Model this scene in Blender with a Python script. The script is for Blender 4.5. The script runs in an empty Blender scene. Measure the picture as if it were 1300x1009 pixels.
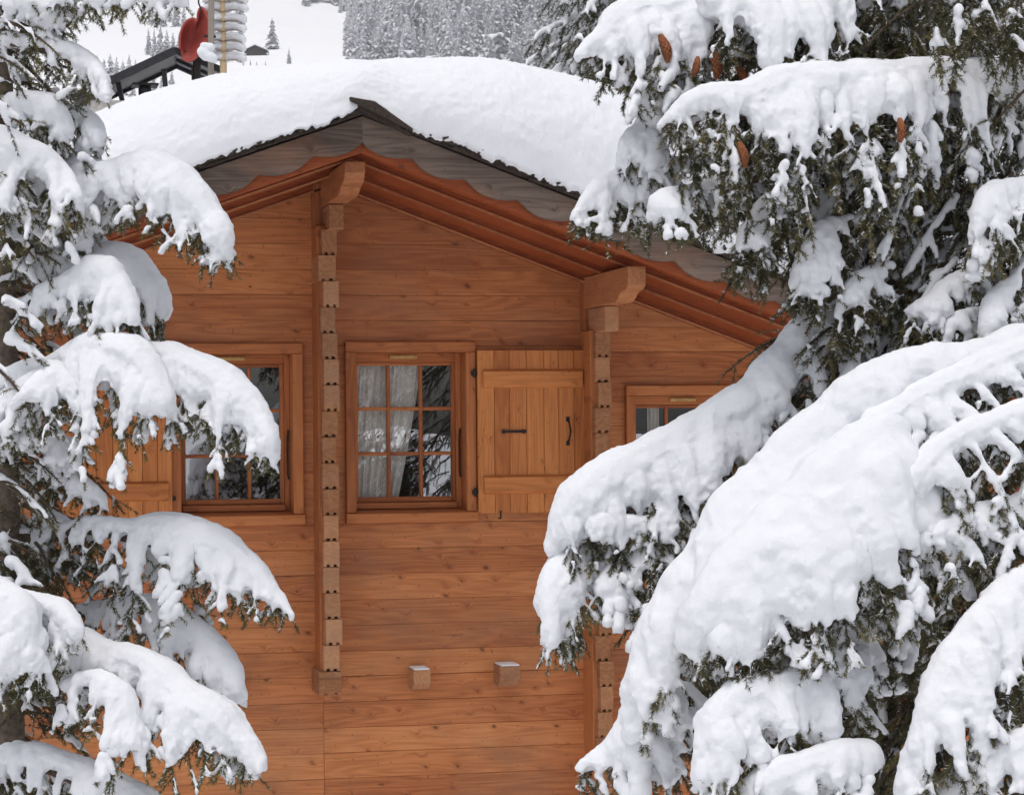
import bpy, math, random
import numpy as np
from mathutils import Matrix, Vector
rnd = random.Random(7)
npr = np.random.RandomState(11)
scene = bpy.context.scene
COL = scene.collection

# ---------------------------------------------------------------- camera
F_PX = 3000.0                      # focal length in pixels of the 1300 px wide photograph
YAW = math.radians(12.5); ROLL = math.radians(0.5); HORIZON = 545.0
CAM = np.array([0.0, -12.87, 0.0])
FWD = np.array([math.sin(YAW), math.cos(YAW), 0.0])
_R0 = np.array([math.cos(YAW), -math.sin(YAW), 0.0]); _Z = np.array([0, 0, 1.0])
RGT = _R0*math.cos(ROLL) - _Z*math.sin(ROLL)
UPV = _Z*math.cos(ROLL) + _R0*math.sin(ROLL)
cam_data = bpy.data.cameras.new('camera'); cam = bpy.data.objects.new('camera', cam_data); COL.objects.link(cam)
m = Matrix.Identity(4)
for i in range(3):
    m[i][0] = RGT[i]; m[i][1] = UPV[i]; m[i][2] = -FWD[i]; m[i][3] = CAM[i]
cam.matrix_world = m
cam_data.sensor_width = 36.0; cam_data.lens = 36.0*F_PX/1300.0
cam_data.shift_y = (HORIZON-504.5)/1300.0
cam_data.clip_start = 0.1; cam_data.clip_end = 6000
scene.camera = cam

# ---------------------------------------------------------------- world, sun, exposure
SUN_EL, SUN_AZ = math.radians(72), math.radians(215)   # overcast: broad soft sun from behind the camera
world = bpy.data.worlds.new("World"); scene.world = world; world.use_nodes = True
wn = world.node_tree; wn.nodes.clear()
sky = wn.nodes.new('ShaderNodeTexSky'); sky.sky_type = 'NISHITA'; sky.sun_disc = False
sky.sun_elevation = SUN_EL; sky.sun_rotation = SUN_AZ
sky.air_density = 1.0; sky.dust_density = 4.0; sky.ozone_density = 1.0
hs = wn.nodes.new('ShaderNodeHueSaturation'); hs.inputs['Saturation'].default_value = 0.48
bg = wn.nodes.new('ShaderNodeBackground'); bg.inputs['Strength'].default_value = 0.15
wo = wn.nodes.new('ShaderNodeOutputWorld')
wn.links.new(sky.outputs[0], hs.inputs['Color']); wn.links.new(hs.outputs[0], bg.inputs[0]); wn.links.new(bg.outputs[0], wo.inputs[0])
sd = bpy.data.lights.new('sun', 'SUN'); sd.energy = 1.5; sd.angle = math.radians(35); sd.color = (1.0, 0.97, 0.945)
so = bpy.data.objects.new('sun', sd); COL.objects.link(so)
# direction towards the sun for the Nishita rotation convention (0 = +Y, clockwise)
sdir = Vector((math.sin(SUN_AZ)*math.cos(SUN_EL), math.cos(SUN_AZ)*math.cos(SUN_EL), math.sin(SUN_EL)))
so.rotation_euler = sdir.to_track_quat('Z', 'Y').to_euler()
scene.view_settings.view_transform = 'Standard'; scene.view_settings.look = 'None'
scene.view_settings.exposure = -0.09; scene.view_settings.gamma = 1.0
scene.cycles.max_bounces = 8; scene.cycles.diffuse_bounces = 5; scene.cycles.transparent_max_bounces = 12

# ---------------------------------------------------------------- helpers
def W(px, py, d):
    """world point seen at photo pixel (px,py) at optical depth d metres"""
    return CAM + d*(FWD + (px-650.0)/F_PX*RGT + (HORIZON-py)/F_PX*UPV)
def WY(px, py, Y=0.0):
    """world point seen at photo pixel on the plane parallel to the facade at Y"""
    r = FWD + (px-650.0)/F_PX*RGT + (HORIZON-py)/F_PX*UPV
    return CAM + r*((Y-CAM[1])/r[1])

def hash3(i, j, k, s=0):
    n = (i*374761393 + j*668265263 + k*2147483647 + s*1274126177) & 0xffffffff
    n = ((n ^ (n >> 13))*1274126177) & 0xffffffff
    return ((n ^ (n >> 16)) & 0xffff)/65535.0
def noise3(P, s=0):
    P = np.asarray(P, float); i = np.floor(P).astype(np.int64); f = P-i; f = f*f*(3-2*f)
    r = 0
    for a in (0, 1):
        for b in (0, 1):
            for c in (0, 1):
                w = (f[..., 0] if a else 1-f[..., 0])*(f[..., 1] if b else 1-f[..., 1])*(f[..., 2] if c else 1-f[..., 2])
                r = r + w*hash3(i[..., 0]+a, i[..., 1]+b, i[..., 2]+c, s)
    return r

def props(o, label=None, cat=None, group=None, kind=None):
    if label: o['label'] = label
    if cat: o['category'] = cat
    if group: o['group'] = group
    if kind: o['kind'] = kind
    return o
def empty(name, loc, label, cat, group=None):
    o = bpy.data.objects.new(name, None); COL.objects.link(o); o.location = Vector(loc); o.empty_display_size = 0.2
    return props(o, label, cat, group)
def root_offset(parent):
    off = np.zeros(3); p = parent
    while p is not None:
        off += np.array(p.location); p = p.parent
    return off
def mesh_np(name, V, F, mats, parent=None, mi=None, smooth=False, rn=None):
    """V (n,3) world coordinates, F list of index lists or an (m,k) array; mats one material or list"""
    V = np.asarray(V, float)
    me = bpy.data.meshes.new(name)
    V = V - root_offset(parent)
    if isinstance(F, np.ndarray):
        nf, k = F.shape
        me.vertices.add(len(V)); me.vertices.foreach_set('co', V.astype(np.float32).ravel())
        me.loops.add(nf*k); me.loops.foreach_set('vertex_index', F.astype(np.int32).ravel())
        me.polygons.add(nf); me.polygons.foreach_set('loop_start', np.arange(0, nf*k, k, dtype=np.int32))
        try: me.polygons.foreach_set('loop_total', np.full(nf, k, dtype=np.int32))
        except Exception: pass
    else:
        me.from_pydata([tuple(v) for v in V], [], F)
    if not isinstance(mats, (list, tuple)): mats = [mats]
    for mm in mats: me.materials.append(mm)
    if mi is not None: me.polygons.foreach_set('material_index', np.asarray(mi, dtype=np.int32))
    me.polygons.foreach_set('use_smooth', np.full(len(me.polygons), bool(smooth)))
    if rn is not None:
        a = me.attributes.new('rnd', 'FLOAT', 'POINT'); a.data.foreach_set('value', np.asarray(rn, dtype=np.float32))
    me.update(calc_edges=True)
    o = bpy.data.objects.new(name, me); COL.objects.link(o)
    if parent is not None: o.parent = parent
    return o

class MB:
    """collects pieces for one mesh; every piece carries its own random value"""
    def __init__(s): s.v = []; s.f = []; s.r = []; s.m = []
    def add(s, V, F, r=None, mi=0):
        o = len(s.v); s.v += [tuple(map(float, p)) for p in V]; s.f += [[i+o for i in f] for f in F]
        r = rnd.random() if r is None else r
        s.r += [r]*len(V); s.m += [mi]*len(F); return s
    def box(s, x0, x1, y0, y1, z0, z1, r=None, c=0.0, mi=0):
        if c <= 0:
            V = [(x, y, z) for x in (x0, x1) for y in (y0, y1) for z in (z0, z1)]
            F = [(0,1,3,2),(4,6,7,5),(0,4,5,1),(2,3,7,6),(0,2,6,4),(1,5,7,3)]
            return s.add(V, F, r, mi)
        V = []
        lo = (x0, y0, z0); hi = (x1, y1, z1)
        idx = {}
        for cx in (0, 1):
            for cy in (0, 1):
                for cz in (0, 1):
                    for ax in range(3):
                        p = []
                        for a, b in zip(range(3), (cx, cy, cz)):
                            e = lo[a] if b == 0 else hi[a]
                            if a != ax: e += c if b == 0 else -c
                            p.append(e)
                        idx[(cx, cy, cz, ax)] = len(V); V.append(tuple(p))
        F = []
        g = lambda cx, cy, cz, ax: idx[(cx, cy, cz, ax)]
        for v in (0, 1):
            F.append([g(v,0,0,0), g(v,1,0,0), g(v,1,1,0), g(v,0,1,0)])
            F.append([g(0,v,0,1), g(1,v,0,1), g(1,v,1,1), g(0,v,1,1)])
            F.append([g(0,0,v,2), g(1,0,v,2), g(1,1,v,2), g(0,1,v,2)])
        for a in (0, 1):
            for b in (0, 1):
                F.append([g(0,a,b,1), g(1,a,b,1), g(1,a,b,2), g(0,a,b,2)])
                F.append([g(a,0,b,0), g(a,1,b,0), g(a,1,b,2), g(a,0,b,2)])
                F.append([g(a,b,0,0), g(a,b,1,0), g(a,b,1,1), g(a,b,0,1)])
        for k in idx:
            pass
        for cx in (0, 1):
            for cy in (0, 1):
                for cz in (0, 1):
                    F.append([g(cx,cy,cz,0), g(cx,cy,cz,1), g(cx,cy,cz,2)])
        return s.add(V, F, r, mi)
    def prism(s, poly, axis, a0, a1, r=None, mi=0):
        """poly: list of 2-D points; axis 'x' -> (y,z), 'y' -> (x,z), 'z' -> (x,y)"""
        n = len(poly)
        def P(p, a):
            return (a, p[0], p[1]) if axis == 'x' else (p[0], a, p[1]) if axis == 'y' else (p[0], p[1], a)
        V = [P(p, a0) for p in poly]+[P(p, a1) for p in poly]
        F = [[i, (i+1) % n, (i+1) % n+n, i+n] for i in range(n)]+[list(range(n))[::-1], list(range(n, 2*n))]
        return s.add(V, F, r, mi)
    def tube(s, pts, rad, n=8, r=None, mi=0):
        V, F = tube_arr([np.array(p, float) for p in pts], rad if hasattr(rad, '__len__') else [rad]*len(pts), n)
        return s.add(V, F, r, mi)
    def build(s, name, mats, parent=None, smooth=False, bevel=0, xf=None):
        V = np.array(s.v)
        if xf is not None: V = xf(V)
        o = mesh_np(name, V, s.f, mats, parent, mi=s.m, smooth=smooth, rn=s.r)
        me = o.data
        import bmesh
        bm = bmesh.new(); bm.from_mesh(me); bmesh.ops.recalc_face_normals(bm, faces=bm.faces); bm.to_mesh(me); bm.free()
        if bevel:
            b = o.modifiers.new('bevel', 'BEVEL'); b.width = bevel; b.segments = 2; b.limit_method = 'ANGLE'; b.harden_normals = False
        return o
def frames(P):
    T = np.gradient(P, axis=0); T /= np.linalg.norm(T, axis=1, keepdims=True)+1e-9
    ref = np.array([0, 0, 1.0]) if abs(T[0][2]) < 0.8 else np.array([1.0, 0, 0])
    N = []; last = ref
    for t in T:
        nrm = last - t*np.dot(last, t); ln = np.linalg.norm(nrm)
        if ln < 1e-4: nrm = np.cross(t, [0.3, 0.9, 0.1]); ln = np.linalg.norm(nrm)
        nrm /= ln; N.append(nrm); last = nrm
    N = np.array(N); return T, N, np.cross(T, N)
def tube_arr(pts, rad, n=8, closed=True):
    P = np.array(pts); T, N, B = frames(P)
    a = np.arange(n)*2*math.pi/n
    ring = np.cos(a)[None, :, None]*N[:, None, :] + np.sin(a)[None, :, None]*B[:, None, :]
    V = (P[:, None, :] + ring*np.array(rad)[:, None, None]).reshape(-1, 3)
    F = []
    for i in range(len(P)-1):
        for j in range(n):
            F.append([i*n+j, i*n+(j+1) % n, (i+1)*n+(j+1) % n, (i+1)*n+j])
    if closed:
        F.append(list(range(n))[::-1]); F.append([(len(P)-1)*n+j for j in range(n)])
    return V, F

# ---------------------------------------------------------------- materials
def newmat(name):
    mt = bpy.data.materials.new(name); mt.use_nodes = True; nt = mt.node_tree; nt.nodes.clear()
    out = nt.nodes.new('ShaderNodeOutputMaterial'); b = nt.nodes.new('ShaderNodeBsdfPrincipled')
    nt.links.new(b.outputs[0], out.inputs[0]); return mt, nt, b
class NT:
    def __init__(s, nt): s.nt = nt
    def n(s, t, **k):
        nd = s.nt.nodes.new(t)
        for a, v in k.items(): setattr(nd, a, v)
        return nd
    def set(s, sock, v):
        if isinstance(v, bpy.types.NodeSocket): s.nt.links.new(v, sock)
        else: sock.default_value = v
    def math(s, op, a, b=None, c=None, clamp=False):
        nd = s.n('ShaderNodeMath', operation=op); nd.use_clamp = clamp
        s.set(nd.inputs[0], a)
        if b is not None: s.set(nd.inputs[1], b)
        if c is not None: s.set(nd.inputs[2], c)
        return nd.outputs[0]
    def comb(s, x, y, z):
        nd = s.n('ShaderNodeCombineXYZ'); s.set(nd.inputs[0], x); s.set(nd.inputs[1], y); s.set(nd.inputs[2], z); return nd.outputs[0]
    def noise(s, vec, scale=1.0, detail=3, rough=0.5, dist=0.0):
        nd = s.n('ShaderNodeTexNoise'); s.set(nd.inputs['Vector'], vec); nd.inputs['Scale'].default_value = scale
        nd.inputs['Detail'].default_value = detail; nd.inputs['Roughness'].default_value = rough; nd.inputs['Distortion'].default_value = dist
        return nd.outputs['Fac']
    def mr(s, v, a, b, c=0.0, d=1.0, smooth=False):
        nd = s.n('ShaderNodeMapRange'); nd.clamp = True
        if smooth: nd.interpolation_type = 'SMOOTHSTEP'
        s.set(nd.inputs[0], v)
        for i, x in enumerate((a, b, c, d)): s.set(nd.inputs[i+1], x)
        return nd.outputs[0]
    def mix(s, f, a, b, blend='MIX'):
        nd = s.n('ShaderNodeMix', data_type='RGBA', blend_type=blend); nd.clamp_factor = True
        s.set(nd.inputs[0], f)
        for i, x in ((6, a), (7, b)):
            if isinstance(x, tuple) and len(x) == 3: x = (*x, 1)
            s.set(nd.inputs[i], x)
        return nd.outputs[2]
    def bump(s, h, strength, dist, bsdf):
        nd = s.n('ShaderNodeBump'); nd.inputs['Strength'].default_value = strength; nd.inputs['Distance'].default_value = dist
        s.set(nd.inputs['Height'], h); s.nt.links.new(nd.outputs[0], bsdf.inputs['Normal'])

def wood(name, dark, mid, light, axis='x', knots=1.0, stain=None, stain_amt=0.0, rough=0.55, var=0.35, ringamt=0.3, knotcol=(0.09, 0.03, 0.012)):
    mt, nt, b = newmat(name); N = NT(nt)
    tc = N.n('ShaderNodeTexCoord'); sp = N.n('ShaderNodeSeparateXYZ'); nt.links.new(tc.outputs['Object'], sp.inputs[0])
    x, y, z = sp.outputs
    L, A, B = (x, z, y) if axis == 'x' else (z, x, y) if axis == 'z' else (y, z, x)
    at = N.n('ShaderNodeAttribute', attribute_name='rnd'); r = at.outputs['Fac']
    L2 = N.math('MULTIPLY_ADD', r, 37.0, L); A2 = N.math('MULTIPLY_ADD', r, 3.7, A)
    # knots
    kv = N.n('ShaderNodeTexVoronoi', voronoi_dimensions='2D'); kv.inputs['Scale'].default_value = 1.0
    wob = N.noise(N.comb(N.math('MULTIPLY', L2, 18), N.math('MULTIPLY', A2, 18), 0.0), detail=1)
    wobm = N.math('MULTIPLY_ADD', wob, 0.12, -0.06)
    kvec = N.comb(N.math('MULTIPLY_ADD', L2, 6.2, N.math('MULTIPLY_ADD', A2, 3.0, wobm)), N.math('MULTIPLY_ADD', A2, 7.5, wobm), 0.0)
    nt.links.new(kvec, kv.inputs['Vector'])
    dist = kv.outputs['Distance']; kc = N.n('ShaderNodeSeparateColor'); nt.links.new(kv.outputs['Color'], kc.inputs[0])
    present = N.math('GREATER_THAN', kc.outputs[0], 0.42)
    size = N.math('MULTIPLY_ADD', N.math('POWER', kc.outputs[1], 2.5), 0.12, 0.022)
    kv2 = N.n('ShaderNodeTexVoronoi', voronoi_dimensions='2D'); kv2.inputs['Scale'].default_value = 1.0
    nt.links.new(N.comb(N.math('MULTIPLY_ADD', L2, 9.0, N.math('MULTIPLY_ADD', A2, 4.0, N.math('MULTIPLY', wobm, 2.5))), N.math('MULTIPLY_ADD', A2, 4.1, wobm), 4.0), kv2.inputs['Vector'])
    kc2 = N.n('ShaderNodeSeparateColor'); nt.links.new(kv2.outputs['Color'], kc2.inputs[0])
    size2 = N.math('MULTIPLY_ADD', N.math('POWER', kc2.outputs[1], 2.0), 0.075, 0.02)
    spike = N.math('MULTIPLY', N.mr(kv2.outputs['Distance'], size2, N.math('MULTIPLY', size2, 0.2)), N.math('GREATER_THAN', kc2.outputs[0], 0.62))
    kn = N.math('MULTIPLY', N.mr(dist, size, N.math('MULTIPLY', size, 0.35)), present)
    halo = N.math('MULTIPLY', N.mr(dist, 0.26, 0.03, smooth=True), present)
    Ab = N.math('MULTIPLY_ADD', halo, 0.022, A2)
    # long fibre
    fib = N.noise(N.comb(N.math('MULTIPLY', L2, 3.2), N.math('MULTIPLY', Ab, 135), N.math('MULTIPLY', B, 60)), detail=4, rough=0.6)
    fine = N.noise(N.comb(N.math('MULTIPLY', L2, 12), N.math('MULTIPLY', Ab, 420), N.math('MULTIPLY', B, 200)), detail=2)
    rg = N.noise(N.comb(N.math('MULTIPLY', L2, 0.9), N.math('MULTIPLY', Ab, 9.0), N.math('MULTIPLY', B, 6)), detail=1.5)
    ring = N.math('MULTIPLY_ADD', N.math('SINE', N.math('MULTIPLY', rg, 60.0)), 0.5, 0.5)
    blot = N.noise(N.comb(N.math('MULTIPLY', L2, 1.5), N.math('MULTIPLY', A2, 5), B), detail=3)
    f = N.math('MULTIPLY_ADD', N.mr(fib, 0.25, 0.75), 0.32, N.math('MULTIPLY', ring, ringamt*0.5))
    f = N.math('MULTIPLY_ADD', N.mr(blot, 0.3, 0.7), 0.17, N.math('ADD', f, 0.04))
    f = N.math('MULTIPLY_ADD', fine, 0.12, f)
    f = N.math('MULTIPLY_ADD', r, var, N.math('ADD', f, -var*0.5))
    f = N.math('MULTIPLY_ADD', halo, -0.10, f)
    cr = N.n('ShaderNodeValToRGB'); cr.color_ramp.elements[0].position = 0.12; cr.color_ramp.elements[0].color = (*dark, 1)
    cr.color_ramp.elements[1].position = 0.95; cr.color_ramp.elements[1].color = (*light, 1)
    e = cr.color_ramp.elements.new(0.5); e.color = (*mid, 1)
    nt.links.new(f, cr.inputs[0]); c = cr.outputs[0]
    c = N.mix(N.math('MULTIPLY', kn, N.math('MULTIPLY_ADD', kc.outputs[2], 0.6*knots, 0.4*knots)), c, knotcol)
    c = N.mix(N.math('MULTIPLY', spike, N.math('MULTIPLY', kc2.outputs[2], 0.75*knots)), c, tuple(k*1.3 for k in knotcol))
    kv3 = N.n('ShaderNodeTexVoronoi', voronoi_dimensions='2D'); kv3.inputs['Scale'].default_value = 1.0
    nt.links.new(N.comb(N.math('MULTIPLY', L2, 14.0), N.math('MULTIPLY', A2, 17.0), 0.0), kv3.inputs['Vector'])
    kc3 = N.n('ShaderNodeSeparateColor'); nt.links.new(kv3.outputs['Color'], kc3.inputs[0])
    pin = N.math('MULTIPLY', N.mr(kv3.outputs['Distance'], 0.10, 0.03), N.math('GREATER_THAN', kc3.outputs[0], 0.72))
    c = N.mix(N.math('MULTIPLY', pin, 0.65*knots), c, tuple(k*1.2 for k in knotcol))
    # drying checks: short hair-thin dark cracks
    ck = N.noise(N.comb(N.math('MULTIPLY', L2, 3.0), N.math('MULTIPLY', Ab, 38), 3.3), detail=1)
    crack = N.mr(N.math('ABSOLUTE', N.math('SUBTRACT', ck, 0.5)), 0.006, 0.0015)
    msk = N.mr(N.noise(N.comb(N.math('MULTIPLY', L2, 1.7), N.math('MULTIPLY', A2, 7), 9.1), detail=1), 0.56, 0.62)
    c = N.mix(N.math('MULTIPLY', N.math('MULTIPLY', crack, msk), 0.75), c, tuple(k*0.35 for k in dark))
    if stain is not None:
        st = N.noise(N.comb(N.math('MULTIPLY', x, 1.6), N.math('MULTIPLY', z, 2.4), y), detail=5, rough=0.65)
        c = N.mix(N.math('MULTIPLY', N.mr(st, 0.48, 0.72), stain_amt), c, stain)
    nt.links.new(c, b.inputs['Base Color'])
    b.inputs['Roughness'].default_value = rough; b.inputs['Specular IOR Level'].default_value = 0.3
    N.bump(N.math('MULTIPLY_ADD', kn, -0.5, N.math('ADD', fib, N.math('MULTIPLY', fine, 0.4))), 0.5, 0.002, b)
    return mt
def plain(name, col, rough=0.6, metal=0.0, nscale=20, namt=0.25, bump=0.2, spec=0.4):
    mt, nt, b = newmat(name); N = NT(nt)
    tc = N.n('ShaderNodeTexCoord'); v = tc.outputs['Object']
    n1 = N.noise(v, nscale, 5, 0.6)
    c = N.mix(N.mr(n1, 0.3, 0.7), tuple(k*(1-namt) for k in col), tuple(min(1, k*(1+namt)) for k in col))
    nt.links.new(c, b.inputs['Base Color']); b.inputs['Roughness'].default_value = rough; b.inputs['Metallic'].default_value = metal
    b.inputs['Specular IOR Level'].default_value = spec
    N.bump(n1, bump, 0.004, b); return mt

M_WALL = wood('larch_logs', (0.31, 0.092, 0.030), (0.54, 0.200, 0.068), (0.68, 0.32, 0.130), 'x', 0.85, (0.27, 0.130, 0.070), 0.60, var=0.32, ringamt=0.32)
M_TRIM = wood('larch_trim', (0.28, 0.085, 0.027), (0.48, 0.165, 0.052), (0.60, 0.25, 0.090), 'x', 0.5)
M_TRIMV = wood('larch_trim_upright', (0.28, 0.085, 0.027), (0.48, 0.165, 0.052), (0.60, 0.25, 0.090), 'z', 0.5)
M_SHUT = wood('shutter_boards', (0.36, 0.11, 0.028), (0.56, 0.205, 0.058), (0.72, 0.30, 0.085), 'z', 0.6)
M_SHUTX = wood('shutter_battens', (0.36, 0.11, 0.028), (0.56, 0.205, 0.058), (0.72, 0.31, 0.09), 'x', 0.5)
M_END = wood('log_end_grain', (0.26, 0.11, 0.045), (0.42, 0.20, 0.095), (0.54, 0.31, 0.165), 'y', 0.2, (0.30, 0.20, 0.14), 0.6, var=0.45, rough=0.8)
M_POST = wood('upright_board', (0.26, 0.08, 0.026), (0.44, 0.16, 0.052), (0.56, 0.23, 0.09), 'z', 0.5)
M_PURL = wood('purlin_wood', (0.27, 0.095, 0.038), (0.43, 0.175, 0.072), (0.56, 0.27, 0.13), 'y', 0.5)
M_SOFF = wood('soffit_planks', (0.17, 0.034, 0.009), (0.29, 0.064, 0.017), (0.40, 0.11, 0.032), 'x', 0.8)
M_BARGE = wood('weathered_grey_board', (0.075, 0.052, 0.040), (0.185, 0.136, 0.108), (0.33, 0.258, 0.212), 'x', 0.7, (0.34, 0.16, 0.09), 0.55, rough=0.85, knotcol=(0.04, 0.03, 0.025))
M_SHING = plain('dark_mossy_shingle', (0.045, 0.032, 0.024), 0.9, nscale=60, namt=0.6, bump=0.6)
M_IRON = plain('black_iron', (0.035, 0.028, 0.025), 0.55, 0.6, 80, 0.3)
M_DARKM = plain('dark_sheet_metal', (0.035, 0.032, 0.034), 0.5, 0.3, 30, 0.3)
M_GREYM = plain('grey_sheet_metal', (0.20, 0.20, 0.205), 0.5, 0.4, 12, 0.3)
M_RED = plain('faded_red_paint', (0.36, 0.065, 0.05), 0.55, 0.0, 9, 0.18)
M_BRASS = plain('pale_brass', (0.55, 0.36, 0.13), 0.4, 0.2, 40, 0.2)
M_PALEW = wood('pale_pole_wood', (0.50, 0.36, 0.20), (0.66, 0.50, 0.30), (0.78, 0.62, 0.42), 'z', 0.3)
M_GREYW = wood('grey_pole_wood', (0.16, 0.13, 0.11), (0.28, 0.24, 0.20), (0.38, 0.33, 0.29), 'z', 0.3)
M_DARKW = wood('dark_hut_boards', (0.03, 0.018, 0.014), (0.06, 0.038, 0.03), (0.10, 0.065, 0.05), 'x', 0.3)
M_STONE = plain('chimney_render', (0.5, 0.47, 0.43), 0.9, nscale=30)

def snow_mat(name, grain=150, strength=0.45, col=(0.80, 0.81, 0.835), big=9):
    mt, nt, b = newmat(name); N = NT(nt)
    tc = N.n('ShaderNodeTexCoord'); v = tc.outputs['Object']
    a = N.noise(v, grain, 5, 0.7); c = N.noise(v, big, 4, 0.6)
    nt.links.new(N.mix(c, tuple(k*0.975 for k in col), tuple(min(0.93, k*1.02) for k in col)), b.inputs['Base Color'])
    b.inputs['Roughness'].default_value = 1.0; b.inputs['Specular IOR Level'].default_value = 0.0
    N.bump(N.math('MULTIPLY_ADD', c, 1.6, a), strength, 0.006, b)
    return mt
M_SNOW = snow_mat('fresh_snow')
M_SNOWR = snow_mat('roof_snow_crust', 45, 0.5, big=7)
M_SNOWG = snow_mat('snow_field', 0.5, 0.3, (0.90, 0.905, 0.92), big=0.05)
# ---------------------------------------------------------------- ground
def ground_h(x, y):
    dx = x-CAM[0]; dy = y-CAM[1]
    s = dx*FWD[0]+dy*FWD[1]; t = dx*_R0[0]+dy*_R0[1]
    h = np.full_like(s, -3.0)
    h = h + np.clip(s-100, 0, 700)*0.2 + np.clip(s-800, 0, None)*0.42
    h = h + np.clip(-s-1, 0, 60)*0.05
    u = noise3(np.stack([x/60, y/60, x*0], -1))-0.5
    h = h + u*np.clip(s-60, 0, 500)*0.02 + (noise3(np.stack([x/7, y/7, x*0], -1), 3)-0.5)*0.25
    return h
ss = np.concatenate([-np.geomspace(60, 1, 16), [0], np.geomspace(1, 1150, 130)])
tt = np.concatenate([-np.geomspace(700, 2, 45), [0], np.geomspace(2, 700, 45)])
S, T = np.meshgrid(ss, tt, indexing='ij')
gx = CAM[0]+S*FWD[0]+T*_R0[0]; gy = CAM[1]+S*FWD[1]+T*_R0[1]
gz = ground_h(gx, gy)
GV = np.stack([gx, gy, gz], -1).reshape(-1, 3)
ni, nj = S.shape
q = (np.arange(ni-1)[:, None]*nj+np.arange(nj-1)[None, :]).ravel()
GF = np.stack([q, q+nj, q+nj+1, q+1], 1)
g = mesh_np('snowy_ground', GV, GF, M_SNOWG, smooth=True); props(g, kind='structure')

# ---------------------------------------------------------------- chalet
BASE = np.array([1.2, 4.0, -3.0])
chalet = empty('log_chalet', BASE, 'orange-brown timber log chalet with small-paned windows and a thick snow load on its gable roof', 'chalet')
COURSE = 0.1395
Z_OFF = WY(640, 343.7)[2]              # one course joint lies here
OH = 1.10                              # gable overhang
xA = WY(406, 500)[0]; xB = WY(741, 500)[0]   # left edges of the two projecting log columns
C1 = (WY(409, 500, -0.27)[0], WY(429, 500, -0.27)[0])
C2 = (WY(756, 500, -0.27)[0], WY(774, 500, -0.27)[0])
apex = WY(460, 147, -OH-0.06)
rp = WY(850, 300, -OH-0.06); lp = WY(240, 222, -OH-0.06)
slR = (apex[2]-rp[2])/(rp[0]-apex[0]); slL = (apex[2]-lp[2])/(apex[0]-lp[0])
print('apex', apex, 'slopes', slR, slL, 'px/m', F_PX/13.0)
SL = (slR+slL)/2; XR = apex[0]; ZR = apex[2]
roofz = lambda x, s=None: ZR-(slR if x > XR else slL)*abs(x-XR)

def win_rect(l, t, r, b):
    p = WY(l, t); q_ = WY(r, b); m1 = WY(l, b); m2 = WY(r, t)
    return [(p[0]+m1[0])/2, (q_[0]+m2[0])/2, (q_[2]+m1[2])/2, (p[2]+m2[2])/2]   # x0,x1,z0,z1
CW = 0.056
w2 = win_rect(438, 434, 603.5, 663)
w1 = win_rect(216, 436, 384.5, 667)
w3 = win_rect(794, 489, 962, 716)
wins = [w1, w2, w3]
XL, XRR = -3.2, 7.2
ZB = -3.2
# log wall, one mesh per bay
def wall_piece(mb, x0, x1, z0, z1, r):
    if x1-x0 < 0.01: return
    dy = (r-0.5)*0.006; c = 0.0010+0.0018*((r*7.3)%1)**2; g_ = 0.0002+0.0008*((r*13.7)%1)**2
    y0 = -0.0+dy
    # clip the course under the roof slope
    poly = [(y0+c, z0+g_), (y0, z0+g_+c), (y0, z1-g_-c), (y0+c, z1-g_), (0.12, z1-g_), (0.12, z0+g_)]
    mb.prism(poly, 'x', x0, x1, r)
bays = [(XL, C1[0]+0.03), (C1[0]+0.032, C2[0]+0.03), (C2[0]+0.032, XRR)]
k0 = int((ZB-Z_OFF)/COURSE)-1
for bi, (b0, b1) in enumerate(bays):
    mb = MB()
    shift = (0.0, 0.0, -0.035)[bi]
    for k in range(k0, 40):
        z0 = Z_OFF+shift+k*COURSE; z1 = z0+COURSE
        if z0 > ZR: break
        segs = [(b0, b1)]
        cuts = []
        for (x0, x1, za, zb) in wins:
            xi0, xi1, zi0, zi1 = x0+0.02, x1-0.02, za+0.02, zb-0.02
            if xi1 < b0 or xi0 > b1: continue
            if z1 <= zi0 or z0 >= zi1: continue
            cuts.append((xi0, xi1, zi0, zi1))
        lim = []
        zt = (z1)
        # part of course lying under the roof
        def inside(a, b_):
            # limit x so that the upper edge stays under the roof
            half = (ZR-0.06-z0)
            return max(a, XR-half/slL), min(b_, XR+half/slR)
        r = rnd.random()
        if not cuts:
            a, c_ = inside(b0, b1)
            if c_ > a:
                # occasional butt joint
                if rnd.random() < 0.0 and c_-a > 2:
                    xm = a+(c_-a)*rnd.uniform(0.3, 0.7); wall_piece(mb, a, xm-0.001, z0, z1, r); wall_piece(mb, xm+0.001, c_, z0, z1, rnd.random())
                else: wall_piece(mb, a, c_, z0, z1, r)
        else:
            for (xi0, xi1, zi0, zi1) in cuts[:1]:
                wall_piece(mb, b0, xi0, z0, z1, r); wall_piece(mb, xi1, b1, z0, z1, rnd.random()*0.5+r*0.5)
                if z0 < zi0-0.003: wall_piece(mb, xi0, xi1, z0, zi0, r)
                if z1 > zi1+0.003: wall_piece(mb, xi0, xi1, zi1, z1, r)
    mb.build('log_wall', M_WALL, chalet)
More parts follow.
